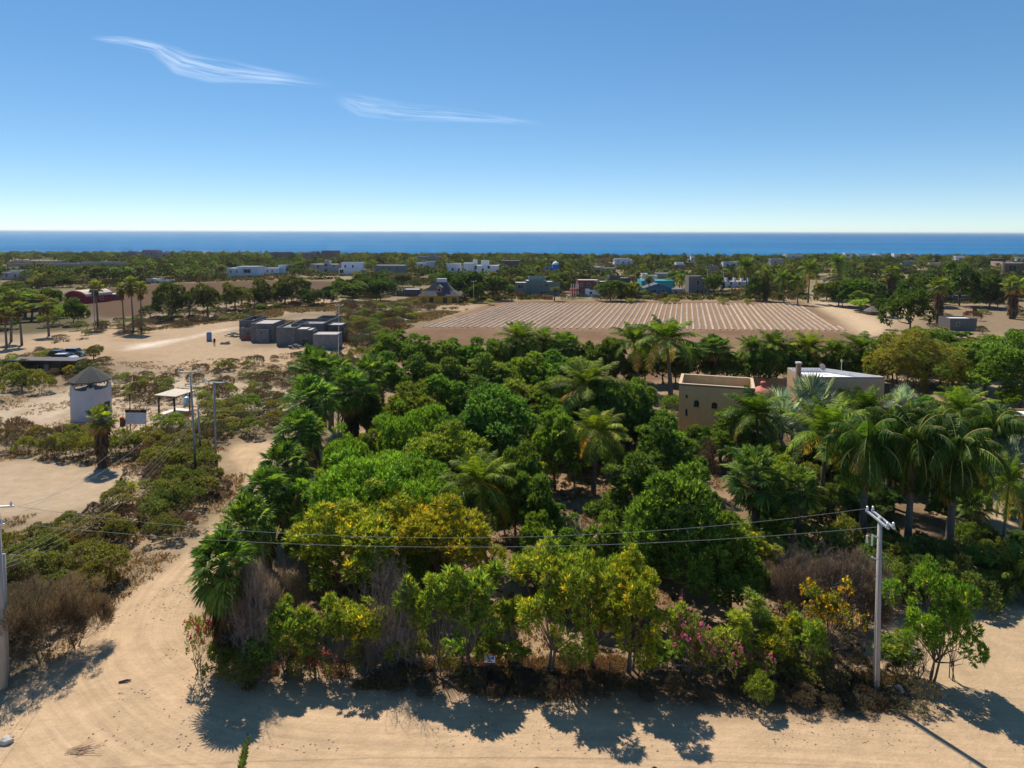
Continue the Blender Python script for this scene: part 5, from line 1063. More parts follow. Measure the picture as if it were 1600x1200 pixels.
# garden walls of the estate
def wallrun(pts,h,t,col,label,name='garden_wall'):
    P=[G(*p) for p in pts]; mb=MB()
    for (a,b),(c_,d_) in zip(P[:-1],P[1:]):
        L=math.hypot(c_-a,d_-b); mb.box(0,L+.1,-t/2,t/2,-.4,h,col,0,math.atan2(d_-b,c_-a),(a-P[0][0],b-P[0][1],0))
    o=mb.build(name,M_plaster,loc=(*P[0],gh(*P[0]))); tag(o,label,'wall')
wallrun([(1140,607),(1180,608),(1256,611)],2.0,.25,(.36,.24,.14),'tan garden wall between the tan house and the brick chimney')
wallrun([(1425,632),(1442,628),(1458,634),(1456,645),(1440,650)],1.2,.3,(.58,.40,.20),'curved ochre garden wall right of the small silver palm')
wallrun([(1385,628),(1425,634)],1.0,.25,(.40,.22,.10),'rust coloured low wall behind the silver palms')

# ------------------------------------------------------------------ plastic covered rows of the field
ra_=math.radians(14.3); dv=np.array([math.sin(ra_),math.cos(ra_)]); nv=np.array([dv[1],-dv[0]])
o0=np.array(G(1000,500)); RW=[]
for i in range(-80,80):
    s=np.linspace(-120,160,400); P=o0+nv*i*1.69+dv*s[:,None]; ins=sdist(P[:,0],P[:,1],ROWS)>0
    if ins.sum()<6: continue
    ss=s[ins]; RW.append((i,ss.min(),ss.max()))
rr=np.random.default_rng(2)
for i,a,b in RW:
    n=max(8,int((b-a)/1.5)); s=np.linspace(a,b,n); P=o0+nv*i*1.69+dv*s[:,None]
    wob=rr.normal(0,.035,n); prof=[(-.36,-.1),(-.22,.17),(0,.23),(.22,.17),(.36,-.1)]
    zg=gz(P[:,0],P[:,1]); V=np.array([[P[j,0]+nv[0]*(u*(1+wob[j])+wob[j]),P[j,1]+nv[1]*(u*(1+wob[j])+wob[j]),zg[j]+z*(1+wob[j]*3)] for j in range(n) for u,z in prof])
    q=np.arange(n-1)[:,None]*5; jj=np.arange(4)[None]; Fq=np.stack([q+jj,q+5+jj,q+6+jj,q+1+jj],-1).reshape(-1,4)
    mb=MB(); cc=np.repeat(rr.uniform(.72,1.0)*rr.uniform(.7,1.08,(n,1))*np.array([[1.0,.93,.86]]),5,axis=0); mb.add(V,Fq,[(0,1,2),(0,2,4),(2,3,4)],cc)
    tag(mb.build('crop_row',M_white),'raised crop row under pale plastic in the brown field','crop row','plastic covered rows of the crop field')

# ------------------------------------------------------------------ utility poles and wires
def pole(px,pb,pt,label,arms=(),r0=.17,r1=.11,lean=0,extras=(),m=None):
    x,y=G(px,pb); h=top_z(px,pt,y); e=empty('utility_pole',(x,y,gh(x,y)),0,label,'utility pole')
    k=8 if r0>.12 else 10
    MB().tube([(0,0,-.5),(lean*.5,0,h*.5),(lean,0,h)],[r0,(r0+r1)/2,r1],k).build('shaft',m or M_pole,e,True)
    for (dx,dy,z,L,ang) in arms:
        o=MB().box(-L/2,L/2,-.05,.05,-.05,.05,(1,1,1),0,ang,(dx+lean,dy,h+z)).build('crossarm',M_galv,e)
        for s_ in (-.45,.45): MB().lathe([(.05,.05),(.08,.12),(.05,.2),(.07,.26),(0,.32)],8,(dx+lean+math.cos(ang)*L*s_,dy+math.sin(ang)*L*s_,h+z)).build('insulator',M_galv,o)
    return e,x,y,h
A_=PI/2-.1
e,rx,ry,rh=pole(1369,1090,806,'concrete utility pole in the right foreground with paired crossarms',(((-.16),0,-.12,2.4,A_+.08),(.16,0,-.12,2.4,A_+.08)),.19,.12,-.05)
L=-.05
MB().tube([(L-.12,-.1,rh-1.1),(L-.55,-.3,rh-.9)],.05,6).build('cutout_bracket',M_galv,e); MB().tube([(L-.55,-.3,rh-.85),(L-.6,-.35,rh-1.45)],.05,6).build('fuse_cutout',M_galv,e)
MB().tube([(L-.85,-.3,rh-.9),(L-.85,-.3,rh-1.3)],.06,6).build('lightning_arrester',M_galv,e); MB().tube([(L-.05,-.1,rh-2.4),(L-.55,-.3,rh-2.1)],.045,6).build('lower_bracket',M_galv,e)
MB().tube([(L-.55,-.3,rh-2.1),(L-.6,-.3,rh-2.8),(L-.3,-.2,rh-3.2),(L-.12,-.12,rh-3.3)],.015,4,(1,.5,.3)).build('drop_cable',M_wire,e)
MB().tube([(L-.1,-.13,rh-.5),(L*.5-.15,-.16,rh*.5),(-.18,-.2,0)],.025,5).build('ground_wire',M_galv,e)
RP=(rx+L,ry,rh)
e,lx,ly,lh=pole(7,1075,800,'thick concrete utility pole at the left edge',((-.85,.2,.15,3.0,.15),(-.95,-.6,-.75,2.9,.5)),.2,.13,-.1); LP=(lx,ly,lh)
e,qx,qy,qh=pole(12,1062,866,'slimmer utility pole right behind the thick left pole',(),.12,.09)
QP=(qx,qy,qh)
e,ax,ay,ah=pole(306,735,586,'utility pole with a transformer beside the ramada',((-.2,0,.35,2.2,.25),(0,0,-1.2,1.2,.1)),.15,.10,-.4)
MB().lathe([(.0,-.55),(.3,-.5),(.3,.4),(.22,.5),(0,.55)],14,(-.85,-.1,ah-2.9),(.75,.85,.95)).build('transformer',M_galv,e,True)
e,bx_,by_,bh=pole(337,725,597,'tall thin utility pole with one straight crossarm',((0,0,-.1,2.3,0),),.14,.10)
e,sx_,sy_,sh=pole(314,712,636,'short leaning pole where the wires meet',(),.11,.08,-.25)
e,tx,ty,th=pole(529,690,580,'utility pole with a transformer rising from the palms',((0,0,-.1,1.4,.8),(-.4,0,-1.0,1.0,.5),(.4,0,-1.6,.9,.1),(-.3,0,-2.1,.8,.1)),.15,.11)
MB().lathe([(.0,-.6),(.36,-.55),(.36,.45),(.25,.58),(0,.6)],14,(.75,-.1,th-3.4),(.7,.85,1)).build('transformer',M_galv,e,True)
for px,pb,pt,lb in ((148,516,452,'far utility pole in front of the red barn'),(530,520,476,'far utility pole right of the unfinished house'),(740,474,438,'far greenish pole right of the thatched house'),(1130,462,424,'far pole in front of the white terrace house'),(933,470,438,'far pole in front of the dark red house'),(1105,462,420,'thin far pole behind the bare concrete house'),(1459,418,404,'very distant thin pole near the shore')):
    pole(px,pb,pt,lb,((0,0,-.3,2.0,.1),),.13,.09)
x,y=G(204,676); h=top_z(204,614,y); tag(MB().tube([(0,0,-.3),(0,0,h)],.06,6).build('post',M_wood,loc=(x,y,gh(x,y))),'single dark post behind the billboard','post')
def wire(a,b,sag,label,r=.02,group=None):
    s=np.linspace(0,1,40); a=np.array(a);b=np.array(b); P=a*(1-s[:,None])+b*s[:,None]; P[:,2]-=4*sag*s*(1-s)
    mb=MB(); mb.tube(P-a,r,4); tag(mb.build('overhead_wire',M_wire,loc=tuple(a)),label,'wire',group)
wire((RP[0]-.25,RP[1]+1.1,RP[2]-.05),(LP[0]+.75,LP[1]+.4,LP[2]+.15),1.75,'upper overhead wire crossing the whole orchard',.011)
wire((RP[0]+.2,RP[1]-1.1,RP[2]-.05),(LP[0]+.45,LP[1]+.1,LP[2]-.65),1.3,'lower overhead wire crossing the whole orchard',.011)
wire((lx+.3,ly-.2,lh-.6),(ax-1.2,ay,ah+.35),1.6,'high wire from the left pole to the transformer pole',.010)
wire((lx+.6,ly+.4,lh+.1),(ax+.5,ay,ah+.3),2.4,'second high wire from the left pole to the transformer pole',.010)
for i in range(4): wire((qx+.05,qy,qh-.15-.22*i),(sx_-.25,sy_,sh-.1-.18*i),1.7+.25*i,'one of the bundled low wires running from the left poles to the short pole',.008,'bundled low wires')
wire((sx_-.25,sy_,sh-.1),(tx,ty,th-2),1.4,'slack wire from the short pole toward the palms',.02)
wire((ax+.6,ay,ah+.4),(bx_,by_,bh),.5,'short jumper wire between the two tall middle poles',.022)
wire((ax-.4,ay,ah+.3),(sx_-.25,sy_,sh+.1),.2,'wire dropping from the transformer pole to the short pole',.02)
wire((tx,ty,th-.2),G(530,520)+(7.0,),1.0,'wire from the palm transformer pole to the far pole by the unfinished house',.02)

# ------------------------------------------------------------------ signs, fence, rock, small things
x,y=G(213,684); e=empty('billboard',(x,y,gh(x,y)),-.03,'white billboard with a dark red lettered header near the tower','billboard')
k=y/F; z0=top_z(213,664,y); z1=top_z(213,646,y); z2=top_z(213,642,y); w=33*k
MB().box(-w/2,w/2,-.03,.03,z0,z1,(.75,.73,.72)).build('panel',M_plaster,e); MB().box(-w/2-.03,w/2+.03,-.04,.04,z1+.003,z2,(.04,.03,.04)).build('header',M_plaster,e)
for u in (-w/2+.1,w/2-.1): MB().box(u-.05,u+.05,.04,.12,-.4,z1).build('post',M_wood,e)
t_=MB(); r=random.Random(4)
for j in range(4):
    u=-w*.46
    while u<-w*.05: 
        l=r.uniform(.06,.2); t_.box(u,min(u+l,-w*.03),-.036,-.0305,z1-.3-j*.27,z1-.24-j*.27,(.35,.34,.38)); u+=l+.06
t_.build('small_print',M_plaster,e); t_=MB(); u=-w*.32
for l in (.1,.09,.12,.1,.05,.11,.09,.12,.1,.1): t_.box(u,u+l,-.046,-.0405,z1+.08,z2-.08,(.6,.05,.05)); u+=l+.06
t_.box(w*.25,w*.42,-.03,.03,z2+.003,z2+.1,(.7,.04,.03)); t_.box(w*.0,w*.1,-.03,.03,z2+.003,z2+.06,(.7,.04,.03)); t_.build('lettering',M_plaster,e)
x,y=G(192,672); e=empty('notice_board',(x,y,gh(x,y)),.2,'small brown notice board with a red top left of the billboard','sign')
MB().box(-.35,.35,-.03,.03,.5,1.5,(.12,.06,.05)).build('panel',M_plaster,e); MB().box(-.36,.2,-.035,.035,1.503,1.75,(.6,.05,.04)).build('header',M_plaster,e); MB().box(-.05,.05,.03,.1,-.3,1.4).build('post',M_wood,e)
x,y=G(765,1066); e=empty('for_sale_sign',(x,y,gh(x,y)),0,'small white sign with a red header hung on the wire fence','sign')
k=y/F; w=17.5*k; z0=top_z(765,1036,y); z1=top_z(765,1022,y); dz=z1-z0
MB().box(-w/2,w/2,-.012,.012,z0,z1,(.7,.7,.74)).build('panel',M_plaster,e); g=MB(); g.box(-w/2,w/2,-.018,-.0125,z1-dz*.22,z1,(.5,.02,.03)); g.box(-w*.22,w*.25,-.018,-.0125,z0+dz*.1,z0+dz*.22,(.55,.02,.03)); g.build('red_bands',M_plaster,e)
g=MB(); g.box(w*.15,w*.42,-.018,-.0125,z0+dz*.35,z0+dz*.68,(.08,.2,.5)); g.build('blue_logo',M_plaster,e)
g=MB()
for j in range(3): g.box(-w*.42,w*.08,-.018,-.0125,z0+dz*(.38+.12*j),z0+dz*(.42+.12*j),(.3,.35,.5))
u=-w*.3
for l in (.03,.025,.03,.02,.03,.03,.025): g.box(u,u+l,-.0225,-.0185,z1-dz*.16,z1-dz*.07,(.85,.8,.8)); u+=l+.025
g.build('lettering',M_plaster,e)
for u in (-w/2+.03,w/2-.03): MB().tube([(u,.04,-.3),(u,.04,z1)],.02,5).build('post',M_wood,e)
def fence(pts,step,h,label):
    P=smooth_line(GP(pts),6); seg=np.linalg.norm(np.diff(P,axis=0),axis=1); s=np.concatenate([[0],np.cumsum(seg)]); n=int(s[-1]/step)
    q=[(np.interp(i*step,s,P[:,0]),np.interp(i*step,s,P[:,1])) for i in range(n)]; X,Y=q[0]; e=empty('wire_fence',(X,Y,gh(X,Y)),0,label,'fence'); tops=[]
    for a,b in q[:95]:
        z=gh(a,b)-gh(X,Y); hh=h*RND.uniform(.85,1.1); dx,dy=RND.uniform(-.12,.12),RND.uniform(-.06,.06)
        MB().tube([(a-X,b-Y,z-.3),(a-X+dx,b-Y+dy,z+hh)],[.045,.035],5).build('post',M_wood,e); tops.append((a-X+dx*.8,b-Y+dy*.8,z+hh))
    for f in (.35,.65,.92):
        m=MB(); m.tube([(a,b,z-h*(1-f)) for a,b,z in tops],.012,3,(.5,.5,.5),cap=False); m.build('strand',M_wire,e)
fence([(400,1066),(560,1058),(760,1060),(900,1066),(1080,1070),(1250,1074),(1370,1072)],1.7,1.25,'thin wire fence with crooked posts along the front of the orchard')
fence([(-40,706),(60,702),(160,712),(230,706),(300,676)],2.6,1.3,'wire fence behind the bushes above the sandy lot')
# pebbles and clods on the road
r=np.random.default_rng(77); P_=ROAD; xs=r.uniform(-36,32,9000); ys_=r.uniform(33,62,9000); k=(sdist(xs,ys_,ROAD)>-.5)&(fbm(xs,ys_,3,3,9)>.5); xs=xs[k][:1500]; ys_=ys_[k][:1500]; zs=gz(xs,ys_); mb=MB()
for a,b,c in zip(xs,ys_,zs):
    q=r.uniform(.02,.055); mb.box(-q,q,-q*.7,q*.7,-q*.3,q*.6,tuple(np.array((.75,.6,.48))*r.uniform(.6,1.2)),0,r.uniform(0,3),(a,b,c))
tag(mb.build('road_gravel',M_rock),'scattered pebbles and clods on the dirt road','gravel',kind='stuff')
# pale boulder, debris
def rock(px,py,s,label,col=(1,1,1)):
    x,y=G(px,py); r=np.random.default_rng(px); import bmesh
    bm=bmesh.new(); bmesh.ops.create_icosphere(bm,subdivisions=2,radius=s)
    for v in bm.verts: v.co=Vector((v.co.x*1.1,v.co.y*.8,v.co.z*.8))*r.uniform(.75,1.15)
    V=[tuple(v.co) for v in bm.verts]; F3=[tuple(v.index for v in f.verts) for f in bm.faces]; bm.free()
    mb=MB(); mb.add(V,None,F3,col); tag(mb.build('rock',M_rock,loc=(x,y,gh(x,y)+s*.3)),label,'rock')
rock(164,962,.36,'pale boulder at the left edge of the dirt road'); rock(1398,1082,.5,'flat white stone heap at the foot of the right utility pole',(.8,.8,.8)); rock(10,1160,.3,'pale grey lump at the lower left edge')
x,y=G(128,1176); mb=MB(); r=np.random.default_rng(8)
for i in range(26): 
    a=r.normal(.35,.2); p=np.array([r.uniform(-.9,.2),r.normal(0,.12),.04]); mb.tube([p,p+np.array([math.cos(a),math.sin(a),.05])*r.uniform(.4,1.1)],.014,3,(1.5,1.2,.9))
tag(mb.build('dry_branch',M_twig,loc=(x,y,gh(x,y))),'dry fallen branch lying on the dirt road','branch')
x,y=G(195,1066); mb=MB(); mb.tube([(-.3,-.1,.06),(.1,.02,.1),(.3,.12,.05)],[.05,.07,.03],5,(.5,.4,.35)); tag(mb.build('stick',M_twig,loc=(x,y,gh(x,y))),'short dark stick in the road bend','stick')
# palm tips in front, below the frame
def tips(px,py,ptop,label,n=3,Lf=1.6,seed=1):
    x,y=G(px,1215); r=np.random.default_rng(seed); h=top_z(px,ptop,y); mb=MB()
    for i in range(n): frond(mb,r,(0,0,h-Lf*.93),1.2+i*2.1,1.45-(.5 if i else 0),Lf*(1 if i==0 else .6),30,.1,.34,.3,(.06,.11,.02),.0)
    e=empty('young_palm',(x,y,gh(x,y)),0,label,'palm tree'); mb.build('crown',M_palm,e); MB().tube([(0,0,-.3),(0,0,max(h-Lf*.9,.2))],[.14,.1],7).build('trunk',M_palmbark,e)
tips(374,1200,1166,'palm frond tip poking up at the bottom edge',1,2.2,1); tips(836,1200,1207,'grassy tip at the bottom edge below the little sign',3,.9,2); tips(1022,1200,1206,'spiky tip at the bottom edge right of centre',4,.9,3)
# person beside the portable toilet
def person(px,py,label):
    x,y=G(px,py); e=empty('person',(x,y,gh(x,y)),.4,label,'person')
    def sk(name,pts,edges,rad,m,sub=2):
        me=bpy.data.meshes.new(name); me.from_pydata(pts,edges,[]); o=bpy.data.objects.new(name,me); link(o); o.parent=e
        md=o.modifiers.new('skin','SKIN'); s=o.modifiers.new('sub','SUBSURF'); s.levels=s.render_levels=sub
        for v,rr_ in zip(me.skin_vertices[0].data,rad): v.radius=rr_ if isinstance(rr_,tuple) else (rr_,rr_)
        me.skin_vertices[0].data[0].use_root=True; me.materials.append(m); 
        at=me.color_attributes.new('col','FLOAT_COLOR','POINT'); at.data.foreach_set('color',[1.0]*4*len(pts)); return o
    P=[(0,0,.95),(0,0,1.2),(0,0,1.42),(0,0,1.52),(0,0,1.64),(0,-.02,1.74),(.2,0,1.42),(.27,-.03,1.14),(.25,-.14,.92),(-.2,0,1.42),(-.27,-.03,1.14),(-.25,-.1,.92),(.1,0,.9),(.12,-.02,.5),(.12,.03,.08),(.13,-.12,.04),(-.1,0,.9),(-.13,.04,.5),(-.14,.1,.08),(-.14,-.05,.04),(.25,-.16,.82),(-.25,-.12,.82)]
    E=[(0,1),(1,2),(2,3),(3,4),(4,5),(2,6),(6,7),(7,8),(2,9),(9,10),(10,11),(0,12),(12,13),(13,14),(14,15),(0,16),(16,17),(17,18),(18,19),(8,20),(11,21)]
    R=[(.15,.1),(.15,.1),(.16,.1),.055,.095,.08,.06,.045,.035,.06,.045,.035,.09,.065,.045,.035,.09,.065,.045,.035,.03,.03]
    sk('body',P,E,R,solid('skin',(.30,.17,.11),.6,.1,5))
    sk('shirt',[P[i] for i in (0,1,2,6,7,9,10)],[(0,1),(1,2),(2,3),(3,4),(2,5),(5,6)],[(.18,.13),(.18,.13),(.19,.13),.085,.07,.085,.07],solid('white_shirt',(.7,.7,.7),.9,.1,5),1)
    sk('trousers',[P[i] for i in (0,12,13,14,16,17,18)],[(0,1),(1,2),(2,3),(0,4),(4,5),(5,6)],[(.17,.13),.115,.09,.07,.115,.09,.07],solid('dark_trousers',(.10,.05,.045),.9,.2,5),1)
    MB().lathe([(.24,1.76),(.11,1.79),(.1,1.86),(0,1.88)],14,(0,-.01,0),(.8,.8,.75)).build('hat',M_fabric,e)
person(335,539.5,'person in a white shirt and dark trousers beside the blue toilet')

# ------------------------------------------------------------------ village and shore greenery
def blocked(x,y,w,h):
    px,pt=project(x,y,h); px2,pb=project(x,y,0); hw=w*F/y/2
    for x0,x1,yt,yb,Y in RECTS:
        if y<Y+2 and px+hw>x0+1.5 and px-hw<x1-1.5 and pt<yb-(yb-yt)*.22 : 
            return True
    return False
def infields(x,y):
    a=np.array([x]);b=np.array([y])
    return max(sdist(a,b,P)[0] for P in (FIELD,BROWN_,LEFTSAND,FIELDPATH,RIGHTYARD,TRK,TRK2,TRK3))>-2.5
BROWN_=BROWN; TRK=GP([(430,470),(470,466),(505,458),(530,462),(480,472),(440,478)]); TRK2=GP([(1255,474),(1262,440),(1300,431),(1312,434),(1285,446),(1270,474)]); TRK3=GP([(1350,448),(1400,428),(1450,428),(1450,440),(1400,450)])
cnt=0; NW=dict(dense_tree=[],olive_tree=[]); far_mb=MB(); lo=[]
# simple crowns merged for the woods too far off to tell apart
for s in range(5):
    m,C,R=crown(300+s,W=8,Hc=5.6,zc=3.6,nl=16,lr=1.9,nt_=60,lpt=7,L=1.15,Wf=.55,pal=((.014,.028,.014),(.042,.062,.026))); lo.append((m.V[0],m.C[0]))
for s in range(3):
    m=fan_crown(310+s,7.5,20,1.3,1.2,((.022,.04,.015),(.05,.068,.022),(.09,.07,.04)),nseg=6); m.tube([(0,0,0),(0,0,7.3)],.25,4,(.15,.12,.09)); lo.append((np.vstack(m.V),np.vstack(m.C),np.vstack(m.F4)))
rr=np.random.default_rng(12); cy_=np.sqrt(rr.uniform(250**2,735**2,11000)); cx_=cy_*np.tan(np.radians(rr.uniform(-41,41,11000)))
cd_=fbm(cx_,cy_,38,2,77); ok=(sdist(cx_,cy_,COAST)>28)&((cd_>.27)|(cy_>600))
for P_ in (FIELD,BROWN,LEFTSAND,FIELDPATH,RIGHTYARD,TRK,TRK2,TRK3): ok&=sdist(cx_,cy_,P_)<-2.5
cand=sorted(zip(cx_[ok].tolist(),cy_[ok].tolist()),key=lambda c:c[1]); PP=[]; nind=0; npalm=0
for x,y in cand:
    w=RND.uniform(5,10.5); h=RND.uniform(3.4,7.4); pm=RND.random()<.15
    if pm: w=3.4; h=RND.uniform(6,9)
    if y>540: h*=max(.55,1-(y-540)/260)
    if blocked(x,y,w,h): continue
    if any((x-a)**2+(y-b)**2<(.30*(w+ww))**2 for a,b,ww in PP[-400:]) or any((x-a)**2+(y-b)**2<(.36*(w+ww))**2 for a,b,ww in PLACED): continue
    px,_=project(x,y,0)
    if px<-60 or px>1660: PPO=True
    PP.append((x,y,w)); v_=RND.choice((.5,.65,.8,1,1.2,1.5)); c=(v_*RND.uniform(.85,1.25),v_,v_*RND.uniform(.8,1.1))
    if pm and npalm<90:
        npalm+=1; plant('slim' if RND.random()<.6 else 'coconut',x,y,w if RND.random()<.5 else 5,h,'palm rising above the village trees','palms scattered through the village',col=c); PLACED.pop()
    elif not pm and nind<150:
        nind+=1; plant(RND.choice(['dense_tree','dense_tree','olive_tree']),x,y,w,h,'rounded tree in the belt of trees behind the crop field','trees of the village belt',col=c); PLACED.pop()
    else:
        q=RND.randrange(5) if not pm else 5+RND.randrange(3); g=lo[q]; V=g[0].copy()
        t=RND.uniform(0,6.28); ct,st=math.cos(t),math.sin(t); sc_=(w/8,h/6.4) if q<5 else (1.1,h/8.5)
        V=np.stack([(V[:,0]*ct-V[:,1]*st)*sc_[0],(V[:,0]*st+V[:,1]*ct)*sc_[0],V[:,2]*sc_[1]],1)+np.array([x,y,gh(x,y)])
        far_mb.add(V,np.arange(len(V)).reshape(-1,4) if q<5 else g[2],None,np.clip(g[1]*np.array(c),0,1))
print('individual far trees',nind,'palms',npalm,'candidates kept',len(PP))
tag(far_mb.build('distant_woods',M_leaf),'low green woods reaching the shore between the houses','woods',kind='stuff')
# low undergrowth among the far trees, and dry tufts near the road
def tufts(name,poly,n,L,W,cols,label,cat,avoid=None,per=7,seed=1):
    P=GP(poly); A=np.array(P); r=np.random.default_rng(seed); x=r.uniform(A[:,0].min(),A[:,0].max(),n*4); y=r.uniform(A[:,1].min(),A[:,1].max(),n*4)
    k=(sdist(x,y,P)>0)&(fbm(x,y,L*14,3,seed+3)>.47)
    for q in (avoid or []): k&=sdist(x,y,q)<0
    x=x[k][:n];y=y[k][:n]; n=len(x); z=gz(x,y); t=np.repeat(np.stack([x,y,z],1),per,0); a=r.uniform(0,2*PI,len(t)); A_=np.stack([np.cos(a)*.7,np.sin(a)*.7,r.uniform(.5,1.3,len(t))],1)
    kk=r.integers(0,len(cols),n); col=np.repeat(np.array(cols)[kk]*r.uniform(.7,1.2,(n,1)),per,0)
    mb=MB(); leaves(t+np.stack([np.cos(a),np.sin(a),a*0],1)*L*.2,A_,unit(r,len(t)),r.uniform(.6,1.2,len(t))*L,W,col,mb); tag(mb.build(name,M_dry),label,cat,kind='stuff')
dg=[(.30,.22,.12),(.22,.16,.09),(.17,.15,.06),(.13,.08,.05)]
tufts('roadside_grass',[(380,1080),(600,1078),(850,1092),(1000,1088),(1200,1106),(1400,1116),(1420,1060),(1200,1040),(900,1030),(600,1035),(380,1040)],5200,.30,.05,dg,'dry grass and litter along the front of the orchard','dry grass',seed=3)
tufts('orchard_litter',[(420,1040),(480,900),(520,800),(640,690),(1100,690),(1350,900),(1350,1040)],7000,.2,.09,dg,'dry leaf litter and weeds on the orchard floor','leaf litter',seed=4)
tufts('scrub_grass',[(-60,1080),(90,1040),(200,935),(290,860),(372,790),(382,740),(350,700),(220,690),(-60,700),(-60,830),(-60,1000)],4500,.33,.06,dg,'dry grass between the scrub bushes left of the road','dry grass',avoid=[ROAD,LOT],seed=5)
tufts('open_ground_weeds',[(-60,690),(430,690),(600,640),(600,560),(560,540),(370,560),(100,570),(-60,600)],6500,.30,.08,[(.36,.29,.21),(.28,.24,.17),(.2,.18,.12)],'low dry weeds on the open ground before the concrete house','weeds',seed=6)
tufts('far_scrub',[(60,540),(330,500),(560,450),(790,466),(660,505),(560,545),(380,500)],9000,.8,.2,[(.22,.18,.11),(.16,.14,.08),(.13,.12,.05)],'low dry scrub between the tracks and the crop field','scrub',avoid=[ROWS],seed=7)
tufts('village_undergrowth',[(-80,455),(600,450),(790,468),(1260,470),(1700,480),(1700,412),(1000,412),(-80,410)],24000,1.6,.7,[(.06,.075,.028),(.08,.095,.035),(.13,.115,.06)],'mixed low undergrowth between the village houses','undergrowth',avoid=[BROWN,TRK,TRK2,TRK3],per=6,seed=8)

# ------------------------------------------------------------------ sky, sun, cloud
SAZ=math.radians(-28); SEL=math.radians(54)
w=bpy.data.worlds.new('World'); sc.world=w; w.use_nodes=True; nt=w.node_tree; nt.nodes.clear()
sky=nt.nodes.new('ShaderNodeTexSky'); sky.sky_type='NISHITA'; sky.sun_disc=False; sky.sun_elevation=SEL; sky.sun_rotation=SAZ; sky.altitude=300; sky.air_density=.6; sky.dust_density=.0; sky.ozone_density=.8
bg=nt.nodes.new('ShaderNodeBackground'); bg.inputs[1].default_value=.166; out=nt.nodes.new('ShaderNodeOutputWorld')
gm=N(nt,'ShaderNodeGamma',Gamma=.66); nt.links.new(sky.outputs[0],gm.inputs[0]); tn=mulcol(nt,gm.outputs[0],(.935,.995,1.03,1)); hs=N(nt,'ShaderNodeHueSaturation',Saturation=1.42); nt.links.new(tn,hs.inputs['Color']); nt.links.new(hs.outputs[0],bg.inputs[0]); nt.links.new(bg.outputs[0],out.inputs[0])
sv=Vector((math.sin(SAZ)*math.cos(SEL),math.cos(SAZ)*math.cos(SEL),math.sin(SEL)))
ld=bpy.data.lights.new('sun','SUN'); ld.energy=4.3; ld.angle=math.radians(.53); ld.color=(1,.915,.77); lo_=bpy.data.objects.new('sun',ld); link(lo_); lo_.rotation_euler=(-sv).to_track_quat('-Z','Y').to_euler()
# thin high cirrus: long ice-cloud streaks at 6 km
m,nt,out=mat('cirrus_cloud'); 
tc=N(nt,'ShaderNodeTexCoord'); uvn=N(nt,'ShaderNodeAttribute',attribute_name='uvw'); sp=N(nt,'ShaderNodeSeparateXYZ'); nt.links.new(uvn.outputs['Vector'],sp.inputs[0])
mp=N(nt,'ShaderNodeMapping'); mp.inputs['Scale'].default_value=(.34,3.2,1); mp.inputs['Rotation'].default_value=(0,0,-.10); nt.links.new(uvn.outputs['Vector'],mp.inputs[0])
nz=N(nt,'ShaderNodeTexNoise',Scale=1.3,Detail=12.0,Roughness=.6,Distortion=.35); nt.links.new(mp.outputs[0],nz.inputs['Vector'])
mr=N(nt,'ShaderNodeMapRange'); mr.inputs[1].default_value=.38; mr.inputs[2].default_value=.88; mr.inputs[3].default_value=0; mr.inputs[4].default_value=1; nt.links.new(nz.outputs[0],mr.inputs[0])
ml=N(nt,'ShaderNodeMath',operation='MULTIPLY'); nt.links.new(mr.outputs[0],ml.inputs[0]); nt.links.new(sp.outputs[2],ml.inputs[1])
tp=N(nt,'ShaderNodeBsdfTransparent'); df=N(nt,'ShaderNodeBsdfTranslucent'); df.inputs['Color'].default_value=(.95,.96,.98,1); mx=N(nt,'ShaderNodeMixShader')
nt.links.new(ml.outputs[0],mx.inputs[0]); nt.links.new(tp.outputs[0],mx.inputs[1]); nt.links.new(df.outputs[0],mx.inputs[2]); nt.links.new(mx.outputs[0],out.inputs[0])
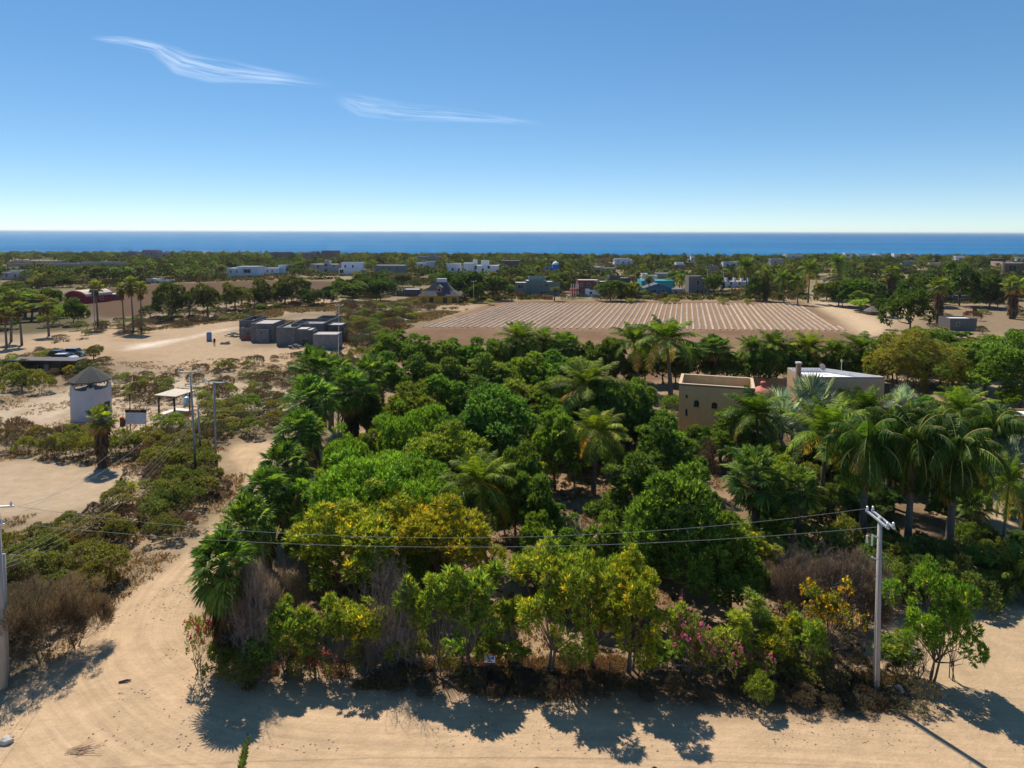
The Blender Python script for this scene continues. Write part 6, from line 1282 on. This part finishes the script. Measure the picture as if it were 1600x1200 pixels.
def cirrus(top,bot,label,strength,seed):
    """px outlines of the upper and lower edge, laid on the 6 km level"""
    n=60; u=np.linspace(0,1,n); a=np.array(top,float); b=np.array(bot,float); sa=np.linspace(0,1,len(a)); sb=np.linspace(0,1,len(b))
    V=[];Wt=[]; nv=14
    for i in range(n):
        for j in range(nv):
            v=j/(nv-1); px=np.interp(u[i],sa,a[:,0])*(1-v)+np.interp(u[i],sb,b[:,0])*v; py=np.interp(u[i],sa,a[:,1])*(1-v)+np.interp(u[i],sb,b[:,1])*v
            d=ray(px,py); z=5974+60*math.sin(u[i]*9+v*3); t=z/d.z; V.append((d.x*t,d.y*t,H+z))
            Wt.append((u[i]*9+seed,v*2.2,strength*math.sin(PI*v)**.9*min(1,u[i]*8,(1-u[i])*6)))
    q=np.arange(n-1)[:,None]*nv; jj=np.arange(nv-1)[None]; Fq=np.stack([q+jj,q+jj+1,q+nv+jj+1,q+nv+jj],-1).reshape(-1,4)
    mb=MB(); mb.add(V,Fq); o=mb.build('cirrus_cloud',m,smooth=True); at_=o.data.attributes.new('uvw','FLOAT_VECTOR','POINT'); at_.data.foreach_set('vector',np.array(Wt,np.float32).ravel())
    tag(o,label,'cloud',kind='structure'); o.visible_shadow=True
cirrus([(140,54),(200,56),(255,66),(300,80),(360,92),(430,108),(520,128)],[(140,62),(190,72),(236,84),(270,118),(330,132),(430,134),(520,138)],'long white wisp of cirrus in the upper left sky',.5,0)
cirrus([(520,142),(570,146),(640,160),(720,168),(780,180),(850,190)],[(520,158),(560,186),(620,190),(700,192),(780,194),(850,198)],'fainter short wisp of cirrus right of the long one',.32,5)

sc.view_settings.view_transform='Standard'; sc.view_settings.look='None'; sc.view_settings.exposure=.48; sc.view_settings.gamma=1
sc.render.engine='CYCLES'; cy=sc.cycles; cy.use_denoising=True; cy.max_bounces=6; cy.diffuse_bounces=3; cy.glossy_bounces=2; cy.transmission_bounces=3; cy.transparent_max_bounces=8
cy.caustics_reflective=False; cy.caustics_refractive=False; cy.use_adaptive_sampling=True; cy.adaptive_threshold=.02

m,nt,out=mat('haze_air'); v=N(nt,'ShaderNodeVolumePrincipled',Density=.00005,Anisotropy=.3); v.inputs['Color'].default_value=(.86,.92,1,1); nt.links.new(v.outputs[0],out.inputs['Volume'])
tag(MB().box(-95000,95000,-3500,95000,-8,34).build('haze',m),'thin sea haze over the land and water','haze',kind='stuff')
sc.cycles.volume_bounces=0
